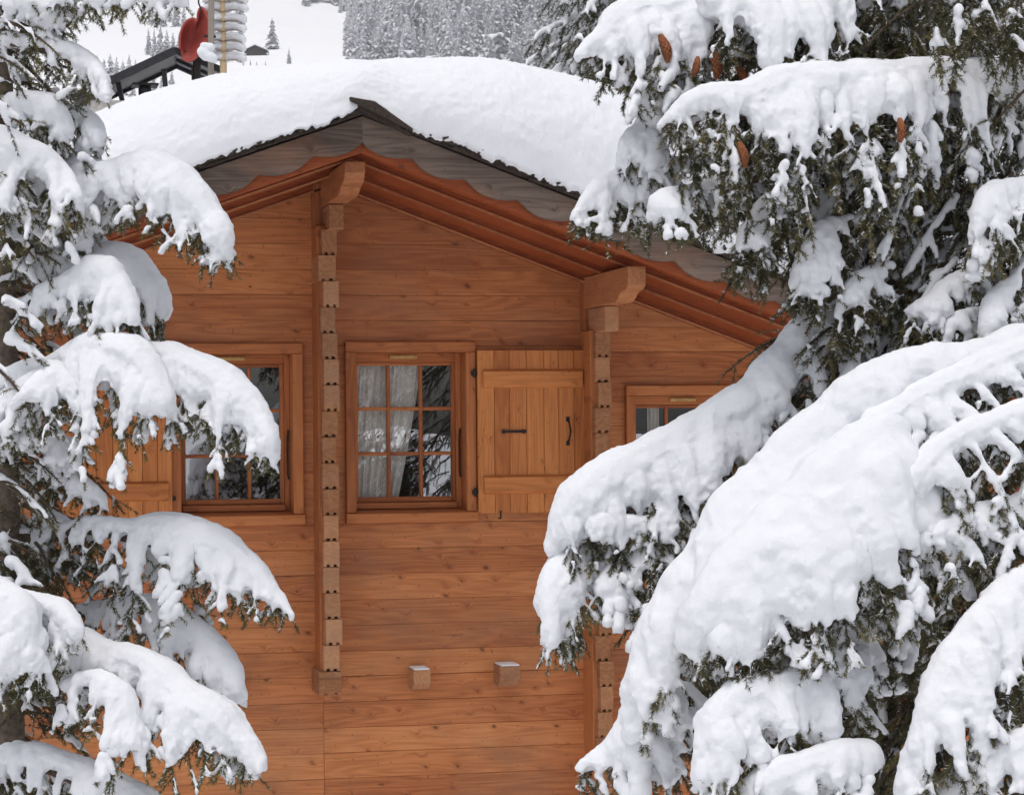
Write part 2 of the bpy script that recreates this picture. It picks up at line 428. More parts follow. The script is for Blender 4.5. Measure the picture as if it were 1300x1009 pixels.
# wall core behind the boards with openings kept free, side and back walls
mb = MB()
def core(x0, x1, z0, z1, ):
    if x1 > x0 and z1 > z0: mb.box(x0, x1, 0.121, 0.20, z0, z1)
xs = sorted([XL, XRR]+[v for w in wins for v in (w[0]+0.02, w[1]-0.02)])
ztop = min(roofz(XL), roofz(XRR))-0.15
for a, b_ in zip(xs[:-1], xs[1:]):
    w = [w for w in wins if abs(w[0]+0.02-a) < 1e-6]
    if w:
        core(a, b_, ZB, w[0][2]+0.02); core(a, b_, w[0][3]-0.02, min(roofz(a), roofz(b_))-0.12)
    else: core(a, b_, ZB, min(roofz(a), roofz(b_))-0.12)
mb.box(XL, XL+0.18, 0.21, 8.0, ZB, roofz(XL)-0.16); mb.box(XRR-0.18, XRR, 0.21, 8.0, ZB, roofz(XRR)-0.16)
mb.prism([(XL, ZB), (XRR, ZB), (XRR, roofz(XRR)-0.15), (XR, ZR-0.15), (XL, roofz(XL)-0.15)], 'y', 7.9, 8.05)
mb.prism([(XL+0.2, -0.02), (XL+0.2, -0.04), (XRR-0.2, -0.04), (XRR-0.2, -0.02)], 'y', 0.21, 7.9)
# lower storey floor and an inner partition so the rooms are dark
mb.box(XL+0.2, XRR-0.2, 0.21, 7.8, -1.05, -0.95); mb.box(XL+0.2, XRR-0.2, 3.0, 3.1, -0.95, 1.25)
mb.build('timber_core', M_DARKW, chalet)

# ---- projecting stacks of log ends
def stack(px_l, px_r, bracket, name='log_end_stack'):
    x0, x1 = px_l, px_r
    mb = MB(); k = int((WY(420, 890)[2]-Z_OFF)/COURSE)
    zbot = WY(420, 875)[2] if name == 'log_end_stack' else -3.0
    # board beside the ends that carries their side faces
    top_z = bracket
    z = top_z; i = 0
    while z > zbot+0.02:
        zb_ = max(z-COURSE, zbot)
        j = (rnd.random()-0.5)*0.022; wj = (rnd.random()-0.5)*0.010
        a, b_ = x0+j-wj, x1+j+wj; yf = -0.27-(rnd.random()-0.5)*0.03
        r = rnd.random()
        last = z-COURSE <= zbot+0.06
        if last: a -= 0.03; b_ += 0.015; yf -= 0.03
        # end with two small groove notches on its underside
        n1 = a+(b_-a)*0.28; n2 = a+(b_-a)*0.72; nw = 0.0085; nh = 0.014
        poly = [(a, zb_+0.001), (n1-nw, zb_+0.001), (n1-nw, zb_+nh), (n1+nw, zb_+nh), (n1+nw, zb_+0.001), (n2-nw, zb_+0.001), (n2-nw, zb_+nh), (n2+nw, zb_+nh), (n2+nw, zb_+0.001), (b_, zb_+0.001),
                (b_, z-0.004), (b_-0.004, z-0.001), (a+0.004, z-0.001), (a, z-0.004)]
        mb.prism(poly, 'y', yf, 0.05, r)
        z -= COURSE
    return mb, zbot
for (cx, ztop_px, yb) in ((C1, 291, 885), (C2, 421, 1060)):
    pxm = 420 if cx is C1 else 765
    mb, zbot = stack(cx[0], cx[1], WY(pxm, ztop_px, -0.27)[2], 'log_end_stack' if cx is C1 else 'long')
    if cx is C2: pass
    mb.build('log_end_stack', M_END, chalet, bevel=0.003)
    # plain board on the wall to the left of the stack
    mb = MB(); zt = WY(pxm, ztop_px, 0)[2]+0.3
    mb.box(cx[0]-0.014, cx[1]-0.006, -0.215, 0.03, zbot-0.01 if cx is C1 else ZB, zt-0.3, c=0.004)
    mb.box(cx[0]-0.016, cx[1]-0.004, -0.10, 0.03, zt-0.299, zt, c=0.004)
    mb.build('upright_board', M_POST, chalet)
# ---- purlin ends with an ogee nose
def purlin(pl, pr, pt, pb, yend, brk, nose):
    A0 = WY(pl, (pt+pb)/2, yend); A1 = WY(pr, (pt+pb)/2, yend)
    x0, x1 = A0[0], A1[0]; z1 = WY((pl+pr)/2, pt, yend)[2]; z0 = WY((pl+pr)/2, brk[0][2], brk[0][4])[2]+0.001
    h = z1-z0
    prof = [(yend, z1), (yend, z0+h*nose)]
    for a in np.linspace(0, 1, 9):      # quarter-round then a small step and cove
        prof.append((yend+0.02+0.10*a**1.5, z0+h*(nose-0.02)-h*(nose-0.30)*math.sin(a*math.pi/2)))
    prof += [(yend+0.13, z0+h*0.27), (yend+0.15, z0+h*0.24)]
    for a in np.linspace(0, 1, 6): prof.append((yend+0.15+0.12*a, z0+h*0.24*(1-math.sin(a*math.pi/2))))
    prof += [(0.1, z0), (0.1, z1)]
    mb = MB(); mb.prism(prof, 'x', x0, x1); p = mb.build('purlin', M_PURL, chalet, bevel=0.004)
    # stepped corbels below it
    mb = MB()
    for (l, r_, t, b_, y) in brk:
        P = WY(l, (t+b_)/2, y); Q = WY(r_, (t+b_)/2, y); zz1 = WY(l, t, y)[2]; zz0 = WY(l, b_, y)[2]
        mb.box(P[0], Q[0], y, 0.06, zz0+0.001, zz1-0.001, c=0.004)
    mb.build('corbel', M_END, chalet)
purlin(438, 464, 205, 259, -1.0, [(418, 437, 259, 291, -0.36)], 0.60)
purlin(797, 820, 338, 387, -1.0, [(768, 786, 388, 420, -0.45)], 0.42)
# small beam ends with snow caps
for (l, r_, t, b_) in ((525, 547, 851, 876), (635, 661, 846, 871), (287, 308, 862, 888)):
    y = -0.17; P = WY(l, t, y); Q = WY(r_, b_, y)
    z1, z0 = P[2], Q[2]; h = z1-z0
    mb = MB(); mb.prism([(y, z1), (y, z0+h*0.35), (y+0.05, z0), (0.05, z0), (0.05, z1)], 'x', P[0], Q[0])
    o = mb.build('beam_end', M_END, chalet, bevel=0.003)
    mb = MB(); mb.box(P[0]+0.004, Q[0]-0.004, y+0.003, -0.002, z1+0.0005, z1+0.011, c=0.004); mb.build('snow_cap', M_SNOW, o)

# ---- windows
M_GLASS, nt_, b_g = newmat('window_glass'); nt_.nodes.remove(b_g)
_N = NT(nt_); _tr = _N.n('ShaderNodeBsdfTransparent'); _tr.inputs[0].default_value = (0.97, 0.98, 0.97, 1)
_gl = _N.n('ShaderNodeBsdfGlossy'); _gl.inputs['Roughness'].default_value = 0.0; _gl.inputs[0].default_value = (0.95, 0.97, 1, 1)
_mx = _N.n('ShaderNodeMixShader'); _mx.inputs[0].default_value = 0.34
_tc = _N.n('ShaderNodeTexCoord'); _nz = _N.noise(_tc.outputs['Object'], 3.2, 2, 0.5)
_bp = _N.n('ShaderNodeBump'); _bp.inputs['Strength'].default_value = 0.03; _bp.inputs['Distance'].default_value = 0.02
nt_.links.new(_nz, _bp.inputs['Height']); nt_.links.new(_bp.outputs[0], _gl.inputs['Normal'])
nt_.links.new(_tr.outputs[0], _mx.inputs[1]); nt_.links.new(_gl.outputs[0], _mx.inputs[2])
nt_.links.new(_mx.outputs[0], [n for n in nt_.nodes if n.type == 'OUTPUT_MATERIAL'][0].inputs[0])
M_CURT = plain('linen_curtain', (0.93, 0.92, 0.88), 0.9, nscale=120, namt=0.06, bump=0.2)
RD = 0.15      # recess depth
def one(name, mat, parent, *bx, c=0.003):
    q_ = MB(); q_.box(*bx, c=c); return q_.build(name, mat, parent)
def window(w, curtain):
    x0, x1, z0, z1 = w
    root = bpy.data.objects.new('window', None); COL.objects.link(root); root.parent = chalet
    root.location = Vector(np.array([(x0+x1)/2, 0, z0])-BASE)
    c = CW
    mb = MB()   # casing on the wall face
    mb.box(x0, x1, -0.034, 0.004, z1-c, z1, c=0.004)
    mb.build('casing', M_TRIM, root)
    one('casing', M_TRIMV, root, x0, x0+c, -0.032, 0.004, z0+c, z1-c-0.001, c=0.004); one('casing', M_TRIMV, root, x1-c, x1, -0.032, 0.004, z0+c, z1-c-0.001, c=0.004)
    mb = MB(); mb.box(x0-0.004, x1+0.006, -0.048, 0.004, z0, z0+c, c=0.005)
    mb.prism([(-0.02, z0+c+0.0005), (-0.02, z0+c+0.004), (RD, z0+c+0.018), (RD, z0+c+0.0005)], 'x', x0+c+0.001, x1-c-0.001)
    mb.build('sill', M_TRIM, root)
    xi0, xi1, zi0, zi1 = x0+c, x1-c, z0+c, z1-c
    t = 0.03
    one('jamb', M_TRIMV, root, xi0-t, xi0, 0.005, RD+0.05, zi0, zi1+t, c=0); one('jamb', M_TRIMV, root, xi1, xi1+t, 0.005, RD+0.05, zi0, zi1+t, c=0)
    one('jamb', M_TRIM, root, xi0, xi1, 0.006, RD+0.05, zi1, zi1+t, c=0); one('jamb', M_TRIM, root, xi0, xi1, 0.006, RD+0.05, zi0-t, zi0-0.001, c=0)
    # fixed frame
    fr = 0.030; zf0 = zi0+0.018
    y0, y1 = RD-0.03, RD+0.04
    one('frame_post', M_TRIMV, root, xi0, xi0+fr*0.5, y0, y1, zf0, zi1); one('frame_post', M_TRIMV, root, xi1-fr, xi1, y0, y1, zf0, zi1)
    one('frame_rail', M_TRIM, root, xi0+fr*0.5, xi1-fr, y0+0.001, y1, zi1-0.052, zi1); one('frame_rail', M_TRIM, root, xi0+fr*0.5, xi1-fr, y0-0.03, y1, zf0, zf0+0.034)
    sx0, sx1, sz0, sz1 = xi0+fr*0.5, xi1-fr, zf0+0.036, zi1-0.053
    st = 0.022; yy0, yy1 = RD-0.015, RD+0.025
    sash = bpy.data.objects.new('sash', None)
    mv = MB(); mh = MB(); mu = 0.020
    mv.box(sx0, sx0+st, yy0, yy1, sz0, sz1, c=0.003); mv.box(sx1-st, sx1, yy0, yy1, sz0, sz1, c=0.003)
    mh.box(sx0+st, sx1-st, yy0+0.001, yy1, sz1-st*0.8, sz1, c=0.003); mh.box(sx0+st, sx1-st, yy0+0.001, yy1, sz0, sz0+st*1.3, c=0.003)
    gx0, gx1, gz0, gz1 = sx0+st, sx1-st, sz0+st*1.3, sz1-st*0.8
    pw = (gx1-gx0-2*mu)/3; ph = (gz1-gz0-2*mu)/3
    for i in (1, 2): mv.box(gx0+pw*i+mu*(i-1), gx0+pw*i+mu*i, yy0+0.003, yy1-0.002, gz0, gz1, c=0.004)
    for j in (1, 2):
        for i in range(3): mh.box(gx0+(pw+mu)*i, gx0+(pw+mu)*i+pw, yy0+0.004, yy1-0.002, gz0+ph*j+mu*(j-1), gz0+ph*j+mu*j, c=0.004)
    o_ = len(mv.v); mv.v += mh.v; mv.f += [[i+o_ for i in f] for f in mh.f]; mv.r += mh.r; mv.m += [1]*len(mh.m); mv.build('sash', [M_TRIMV, M_TRIM], root)
    bpy.data.objects.remove(sash)
    for i in range(3):
        for j in range(3):
            ax = gx0+(pw+mu)*i; az = gz0+(ph+mu)*j
            tl = (rnd.random()-0.5)*0.008; tz = (rnd.random()-0.5)*0.008
            V = [(ax-.003, yy0+0.022-tl*.1, az-.003), (ax+pw+.003, yy0+0.022+tl*.1, az-.003), (ax+pw+.003, yy0+0.022+tl*.1+tz*.1, az+ph+.003), (ax-.003, yy0+0.022-tl*.1+tz*.1, az+ph+.003)]
            pn = MB(); pn.add(V, [[0, 1, 2, 3]]); pn.build('pane', M_GLASS, root)
    mb = MB(); xm = (sx0+sx1)/2-0.01; mb.box(xm-0.078, xm+0.078, y0-0.012, y0-0.0015, zi1-0.034, zi1-0.014, c=0.003); mb.build('vent_strip', M_BRASS, root)
    # stay bar on the right jamb and hinge pins
    mb = MB(); mb.tube([(xi1-0.012, 0.085, zi0+0.19), (xi1-0.018, 0.083, zi0+0.22), (xi1-0.018, 0.083, zi0+0.42), (xi1-0.012, 0.085, zi0+0.46)], 0.006, 6); mb.build('stay_bar', M_IRON, root)
    if curtain == 1:     # gathered linen drawn to the left, hanging in folds
        nx, nz = 120, 24; V = []
        for j in range(nz+1):
            v = j/nz; z = gz1+0.05-(gz1-gz0+0.12)*v
            right = gx0+(0.70-0.28*v**1.2)*(gx1-gx0)
            for i in range(nx+1):
                u = i/nx; x = gx0-0.12+(right-gx0+0.12)*u
                ph_ = u*(9.0)*2*math.pi+1.5*math.sin(v*2+u*3)
                y = RD+0.046+0.012*math.sin(ph_)*(0.5+0.5*v)+0.012*math.sin(ph_*2.3+v)
                V.append((x, y, z))
        Fc = [[j*(nx+1)+i, j*(nx+1)+i+1, (j+1)*(nx+1)+i+1, (j+1)*(nx+1)+i] for j in range(nz) for i in range(nx)]
        o = mesh_np('curtain', V, Fc, M_CURT, root, smooth=True)
    if curtain == 2:
        V = []; nx, nz = 30, 8
        for j in range(nz+1):
            for i in range(nx+1):
                u = i/nx; V.append((gx0+0.10+u*0.07, RD+0.07+0.012*math.sin(u*19), gz1+0.04-(gz1-gz0+0.1)*j/nz))
        Fc = [[j*(nx+1)+i, j*(nx+1)+i+1, (j+1)*(nx+1)+i+1, (j+1)*(nx+1)+i] for j in range(nz) for i in range(nx)]
        mesh_np('curtain', V, Fc, M_CURT, root, smooth=True)
    return root
for w, cu in zip(wins, (0, 1, 2)): window(w, cu)
# ---- shutters
def shutter(l, t, r_, b_, flip=False):
    x0, x1, z0, z1 = win_rect(l, t, r_, b_)
    root = bpy.data.objects.new('shutter', None); COL.objects.link(root); root.parent = chalet
    root.location = Vector(np.array([(x0+x1)/2, -0.05, z0])-BASE)
    mb = MB(); n = 7; ws = [rnd.uniform(0.8, 1.25) for _ in range(n)]; s = sum(ws); x = x0
    for w_ in ws:
        xe = x+(x1-x0)*w_/s; mb.box(x+0.0008, xe-0.0008, -0.070-rnd.random()*0.0015, -0.042, z0+rnd.random()*0.002, z1, c=0.0025); x = xe
    mb.build('shutter_boards', M_SHUT, root)
    H = z1-z0
    for f0, f1 in ((0.765, 0.885), (0.115, 0.235)):
        mb = MB()
        a, e = x0+0.03, x1-0.02; za, ze = z0+H*f0, z0+H*f1
        mb.prism([(-0.071, za), (-0.092, za+0.014), (-0.092, ze-0.014), (-0.071, ze)], 'x', a, e); mb.build('batten', M_SHUTX, root, bevel=0.003)
    mb = MB(); xc = x0+(x1-x0)*(0.33 if not flip else 0.6); zc = z0+H*0.50
    mb.box(xc-0.07, xc+0.07, -0.084, -0.073, zc-0.007, zc+0.007, c=0.002); mb.box(xc-0.068, xc-0.052, -0.09, -0.072, zc-0.011, zc+0.011, c=0.002); mb.box(xc+0.045, xc+0.062, -0.09, -0.072, zc-0.011, zc+0.011, c=0.002)
    mb.build('latch', M_IRON, root)
    mb = MB(); xh = x1-0.10 if not flip else x0+0.1
    mb.tube([(xh-0.006, -0.074, zc+0.062), (xh-0.002, -0.095, zc+0.045), (xh+0.004, -0.105, zc), (xh-0.002, -0.095, zc-0.045), (xh-0.006, -0.074, zc-0.062)], [0.006, 0.005, 0.006, 0.005, 0.006], 8)
    mb.box(xh-0.015, xh+0.005, -0.077, -0.0705, zc+0.055, zc+0.08, c=0.002); mb.box(xh-0.015, xh+0.005, -0.077, -0.0705, zc-0.08, zc-0.055, c=0.002)
    mb.build('handle', M_IRON, root)
    xe = x0 if not flip else x1
    for f0 in (0.86, 0.13):
        mb = MB(); zz = z0+H*f0; mb.tube([(xe-0.012, -0.052, zz-0.024), (xe-0.012, -0.052, zz+0.024)], 0.0095, 8); mb.box(xe-0.03, xe+0.02, -0.058, -0.036, zz-0.012, zz+0.012, c=0.002)
        mb.build('hinge', M_IRON, root)
    mb = MB(); xk = x0+(x1-x0)*0.2; mb.tube([(xk, -0.03, z0-0.03), (xk, -0.078, z0-0.028), (xk, -0.078, z0+0.015)], 0.005, 6); mb.build('holdback', M_IRON, root)
shutter(603.5, 445, 740, 650)
shutter(78, 448, 217, 661, True)

# ---- roof: decking, fascia, barge boards, shingle edge
YF = -OH
XE_L, XE_R = XL-0.9, XRR+0.9
def slope_z(x, off): return roofz(x)+off
def band(mb, s, o0, o1, y0, y1, r=None, xa=None, xb=None):
    """plank following one roof slope, between vertical offsets o0..o1 below the roof line"""
    a = XR if xa is None else xa; b_ = (XE_R if s > 0 else XE_L) if xb is None else xb
    mb.prism([(a, slope_z(a+1e-6*s, o0)), (b_, slope_z(b_, o0)), (b_, slope_z(b_, o1)), (a, slope_z(a+1e-6*s, o1))], 'y', y0, y1, r)
for s in (1, -1):
    # decking planks running down the slope, each a step of its own as seen from below
    mb = MB(); y = YF+0.04; i = 0
    for wdt in (0.30, 0.34, 0.33, 0.38):
        band(mb, s, -0.138-0.032*i, -0.06, y+0.002, y+wdt-0.002); y += wdt; i += 1
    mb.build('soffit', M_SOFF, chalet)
    y = YF+0.04; mb = MB()  # added paler strips: light catching the plank edges, put in as colour
    for i, wdt in enumerate((0.30, 0.34, 0.33, 0.38)):
        if i: band(mb, s, -0.147-0.032*i, -0.136-0.032*i, y-0.010, y+0.004)
        y += wdt
    mb.build('soffit_edge_highlight', M_PURL, chalet)
    mb = MB(); band(mb, s, -0.11, -0.012, 0.25, 8.6); mb.build('roof_deck', M_DARKW, chalet)
    # orange inner fascia
    mb = MB(); band(mb, s, -0.180, -0.02, YF-0.026, YF+0.018); band(mb, s, -0.170, -0.12, YF+0.020, YF+0.039)
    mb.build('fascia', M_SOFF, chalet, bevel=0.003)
    # grey scalloped barge board
    per = 0.275; a0 = 0.0; top = []; bot = []
    X1 = (XE_R-XR) if s > 0 else (XR-XE_L)
    n = int(X1/per*28)
    for i in range(n+1):
        d = X1*i/n; x = XR+s*d; ph_ = (d/per) % 1.0
        if ph_ < 0.78: e = 0.030*math.sin(math.pi*(ph_/0.78)**0.8)**0.85
        else: e = -0.006+0.006*math.cos((ph_-0.78)/0.22*2*math.pi)
        if s < 0: pass
        bot.append((x, roofz(x+1e-6*s)-0.130-e)); top.append((x, roofz(x+1e-6*s)-0.004))
    V = []; Fb = []
    for i in range(n+1):
        for yy in (YF-0.060, YF-0.028):
            V.append((top[i][0], yy, top[i][1])); V.append((bot[i][0], yy, bot[i][1]))
    for i in range(n):
        o = i*4; p_ = o+4
        Fb += [[o, o+1, p_+1, p_], [o+2, p_+2, p_+3, o+3], [o, p_, p_+2, o+2], [o+1, o+3, p_+3, p_+1]]
    Fb += [[0, 2, 3, 1], [n*4, n*4+1, n*4+3, n*4+2]]
    mb = MB(); mb.add(V, Fb, 0.3+0.2*s); mb.build('barge_board', M_BARGE, chalet)
    # thin shingles peeping out under the snow, ragged
    mb = MB(); d = 0.0
    while d < X1:
        wd = rnd.uniform(0.035, 0.11); x = XR+s*d; x2 = XR+s*(d+wd+0.02)
        for lay in range(2):
            o1 = 0.002+lay*0.016+rnd.random()*0.005; th = rnd.uniform(0.012, 0.018); yo = YF-0.075-rnd.random()*0.035-lay*0.012
            za, zb2 = roofz(x+1e-6*s)+o1, roofz(x2)+o1+rnd.uniform(-0.002, 0.004)
            mb.prism([(x, za), (x2, zb2), (x2, zb2+th), (x, za+th)], 'y', yo, -0.6)
        if rnd.random() < 0.8:  # scraps of moss and bark
            q0 = np.array([x, YF-0.10-rnd.random()*0.03, roofz(x)+0.03]); mb.tube([q0, q0+np.array([rnd.uniform(.01, .03), -0.01, rnd.uniform(-.012, .02)])], [0.009, 0.004], 5)
        d += wd
    if s > 0:   # warped ridge board over the left slope; dark lower piece stands for shade
        for (za, zb2, ya, xo) in ((0.080, -0.035, YF-0.17, -0.07), (0.042, -0.050, YF-0.15, -0.03)):
            mb.prism([(XR+xo, ZR+za-0.018), (XR+0.24, ZR+zb2-0.052), (XR+0.24, ZR+zb2-0.036), (XR+0.05, ZR+za-0.020), (XR+xo-0.004, ZR+za)], 'y', ya+0.02, -0.5)
    mb.build('shingle_edge', M_SHING, chalet)

# ---- roof snow: ragged lip, rounded brow, then a smooth load to the back
sil = [(-60, 205), (40, 172), (100, 146), (160, 121), (220, 101), (280, 87), (340, 80), (400, 76), (460, 74), (520, 73), (600, 74), (660, 78), (720, 88), (780, 104), (840, 122), (900, 146), (960, 175), (1020, 205), (1100, 245), (1300, 350)]
LIP = 0.85
sx = []; sz = []
for (px, py) in sil:
    p = WY(px, py+8, YF-0.13+LIP); sx.append(p[0]); sz.append(p[2])
def topz(x): return np.interp(x, sx, sz)
nx, na, nb = 1400, 60, 26
X = np.linspace(XE_L, XE_R, nx)
edge = np.array([roofz(x) for x in X])+0.024 + (noise3(np.stack([X*9, X*0, X*0], -1))-0.5)*0.030+(noise3(np.stack([X*38, X*0, X*0], -1), 2)-0.5)*0.022+(noise3(np.stack([X*110, X*0, X*0], -1), 2)-0.5)*0.010
edge += 0.05*np.exp(-((X-XR-0.03)/0.13)**2)
tz = topz(X); rows = []
lip0 = np.full(nx, YF-0.125); lipn = (noise3(np.stack([X*5, X*0+4, X*0], -1))-0.5)*0.04; lip = lip0+lipn
edge_s = np.array([roofz(x) for x in X])+0.045+0.05*np.exp(-((X-XR-0.03)/0.13)**2)
under = np.stack([X, np.full(nx, -0.7), edge+0.004], -1); rows.append(under)
rows.append(np.stack([X, lip+0.035, edge-0.001], -1))
for i in range(na):
    a = i/(na-1)*math.pi/2
    fade = math.exp(-i/4.0)
    yy = lip0+lipn*fade+LIP*(1-np.cos(a))**1.12; zz = edge_s+(tz-edge_s)*np.sin(a)**0.92+(edge-edge_s)*fade
    rows.append(np.stack([X, yy, zz], -1))
for i in range(1, nb):
    yy = lip+LIP+(9.0-LIP-YF-1)*(i/(nb-1))**1.5; f = i/(nb-1)
    zz = tz - 0.05*f
    rows.append(np.stack([X, yy, zz], -1))
Vs = np.stack(rows, 0)
am = np.clip(np.arange(len(rows))/8.0, 0, 1)[:, None]
am[0] = 0; am[1] = 0
Q = Vs*1.0; dummy = noise3(Q*2, 12)[..., None]*1.5
dn = (noise3(Q*[1.6, 1.6, 2.0], 5)-0.5)*0.06+(noise3(Q*[6, 6, 9]+dummy, 6)-0.5)*0.017+(noise3(Q*[20, 20, 36], 7)-0.5)*0.009+(noise3(Q*[48, 48, 110], 8)-0.5)*0.009
Vs[..., 1] -= dn*am*0.7; Vs[..., 2] += dn*am*0.7
nr = len(rows)
q = (np.arange(nr-1)[:, None]*nx+np.arange(nx-1)[None, :]).ravel()
snow_roof = mesh_np('snow_cover', Vs.reshape(-1, 3), np.stack([q, q+1, q+nx+1, q+nx], 1), M_SNOWR, chalet, smooth=True)
snow_roof['label'] = 'thick rounded snow load lying on the gable roof'
# ---------------------------------------------------------------- spruce branches under snow
def needle_mat(name, dark, mid, tip):
    mt, nt, b = newmat(name); N = NT(nt)
    at = N.n('ShaderNodeAttribute', attribute_name='rnd'); tc = N.n('ShaderNodeTexCoord')
    n1 = N.noise(tc.outputs['Object'], 7, 2)
    f = N.math('MULTIPLY_ADD', at.outputs['Fac'], 0.65, N.math('MULTIPLY_ADD', n1, 0.9, -0.27))
    cr = N.n('ShaderNodeValToRGB'); cr.color_ramp.elements[0].position = 0.15; cr.color_ramp.elements[0].color = (*dark, 1)
    cr.color_ramp.elements[1].position = 0.95; cr.color_ramp.elements[1].color = (*tip, 1)
    e = cr.color_ramp.elements.new(0.55); e.color = (*mid, 1); nt.links.new(f, cr.inputs[0])
    nt.links.new(N.mix(N.math('GREATER_THAN', at.outputs['Fac'], 1.5), cr.outputs[0], (0.78, 0.79, 0.81)), b.inputs['Base Color']); b.inputs['Roughness'].default_value = 0.6; b.inputs['Specular IOR Level'].default_value = 0.3
    return mt
M_NEED = needle_mat('spruce_needles', (0.026, 0.028, 0.011), (0.085, 0.080, 0.026), (0.22, 0.185, 0.060))
M_NEEDD = needle_mat('spruce_needles_dark', (0.024, 0.027, 0.013), (0.080, 0.074, 0.032), (0.22, 0.180, 0.070))
M_BARK = plain('spruce_bark', (0.13, 0.10, 0.075), 0.9, nscale=45, namt=0.5, bump=0.9)
M_TWIG = plain('twig_bark', (0.085, 0.058, 0.040), 0.85, nscale=70, namt=0.4, bump=0.4)
M_CONE = plain('spruce_cone_scales', (0.26, 0.09, 0.034), 0.8, nscale=90, namt=0.5, bump=0.9)

def catmull(P, n):
    P = np.asarray(P, float); Q = np.vstack([2*P[0]-P[1], P, 2*P[-1]-P[-2]]); out = []
    m_ = len(P)-1
    for t in np.linspace(0, m_, n):
        i = min(int(t), m_-1); f = t-i; a, b_, c, d = Q[i], Q[i+1], Q[i+2], Q[i+3]
        out.append(0.5*((2*b_)+(-a+c)*f+(2*a-5*b_+4*c-d)*f*f+(-a+3*b_-3*c+d)*f**3))
    return np.array(out)

class Needles:
    """needles as slim triangles round twig paths"""
    def __init__(s, dust=0.14): s.V = []; s.R = []; s.dust = dust
    def twig(s, path, ln=0.017, step=0.0045, per=5, w=0.0027, rr=None, dens=1.0):
        P = np.asarray(path); seg = np.linalg.norm(np.diff(P, axis=0), axis=1); L = seg.sum()
        n = max(2, int(L/step*dens)); t = np.sort(npr.rand(n*per))*L
        cum = np.concatenate([[0], np.cumsum(seg)])
        B = np.stack([np.interp(t, cum, P[:, k]) for k in range(3)], 1)
        T = np.gradient(P, axis=0); T /= np.linalg.norm(T, axis=1, keepdims=True)+1e-9
        D = np.stack([np.interp(t, cum, T[:, k]) for k in range(3)], 1); D /= np.linalg.norm(D, axis=1, keepdims=True)+1e-9
        rv = npr.normal(size=(len(t), 3)); rv -= D*(rv*D).sum(1, keepdims=True); rv /= np.linalg.norm(rv, axis=1, keepdims=True)+1e-9
        d = D*npr.uniform(0.5, 1.0, (len(t), 1))+rv*npr.uniform(0.55, 1.0, (len(t), 1)); d /= np.linalg.norm(d, axis=1, keepdims=True)
        l = ln*npr.uniform(0.7, 1.2, (len(t), 1))
        sd_ = np.cross(d, npr.normal(size=(len(t), 3))); sd_ /= np.linalg.norm(sd_, axis=1, keepdims=True)+1e-9
        tri = np.stack([B-sd_*w*.5, B+sd_*w*.5, B+d*l], 1)
        s.V.append(tri.reshape(-1, 3))
        base = npr.rand() if rr is None else rr
        endf = (t/L)**2*0.3
        rv_ = np.clip(base*0.6+npr.rand(len(t))*0.25+endf, 0, 1); dz = s.dust*(2.2*npr.rand())*(d[:, 2] > -0.75)
        rv_[npr.rand(len(t)) < dz] = 2.0; s.R.append(np.repeat(rv_, 3))
    def arrays(s):
        V = np.concatenate(s.V); return V, np.arange(len(V)).reshape(-1, 3), np.concatenate(s.R)

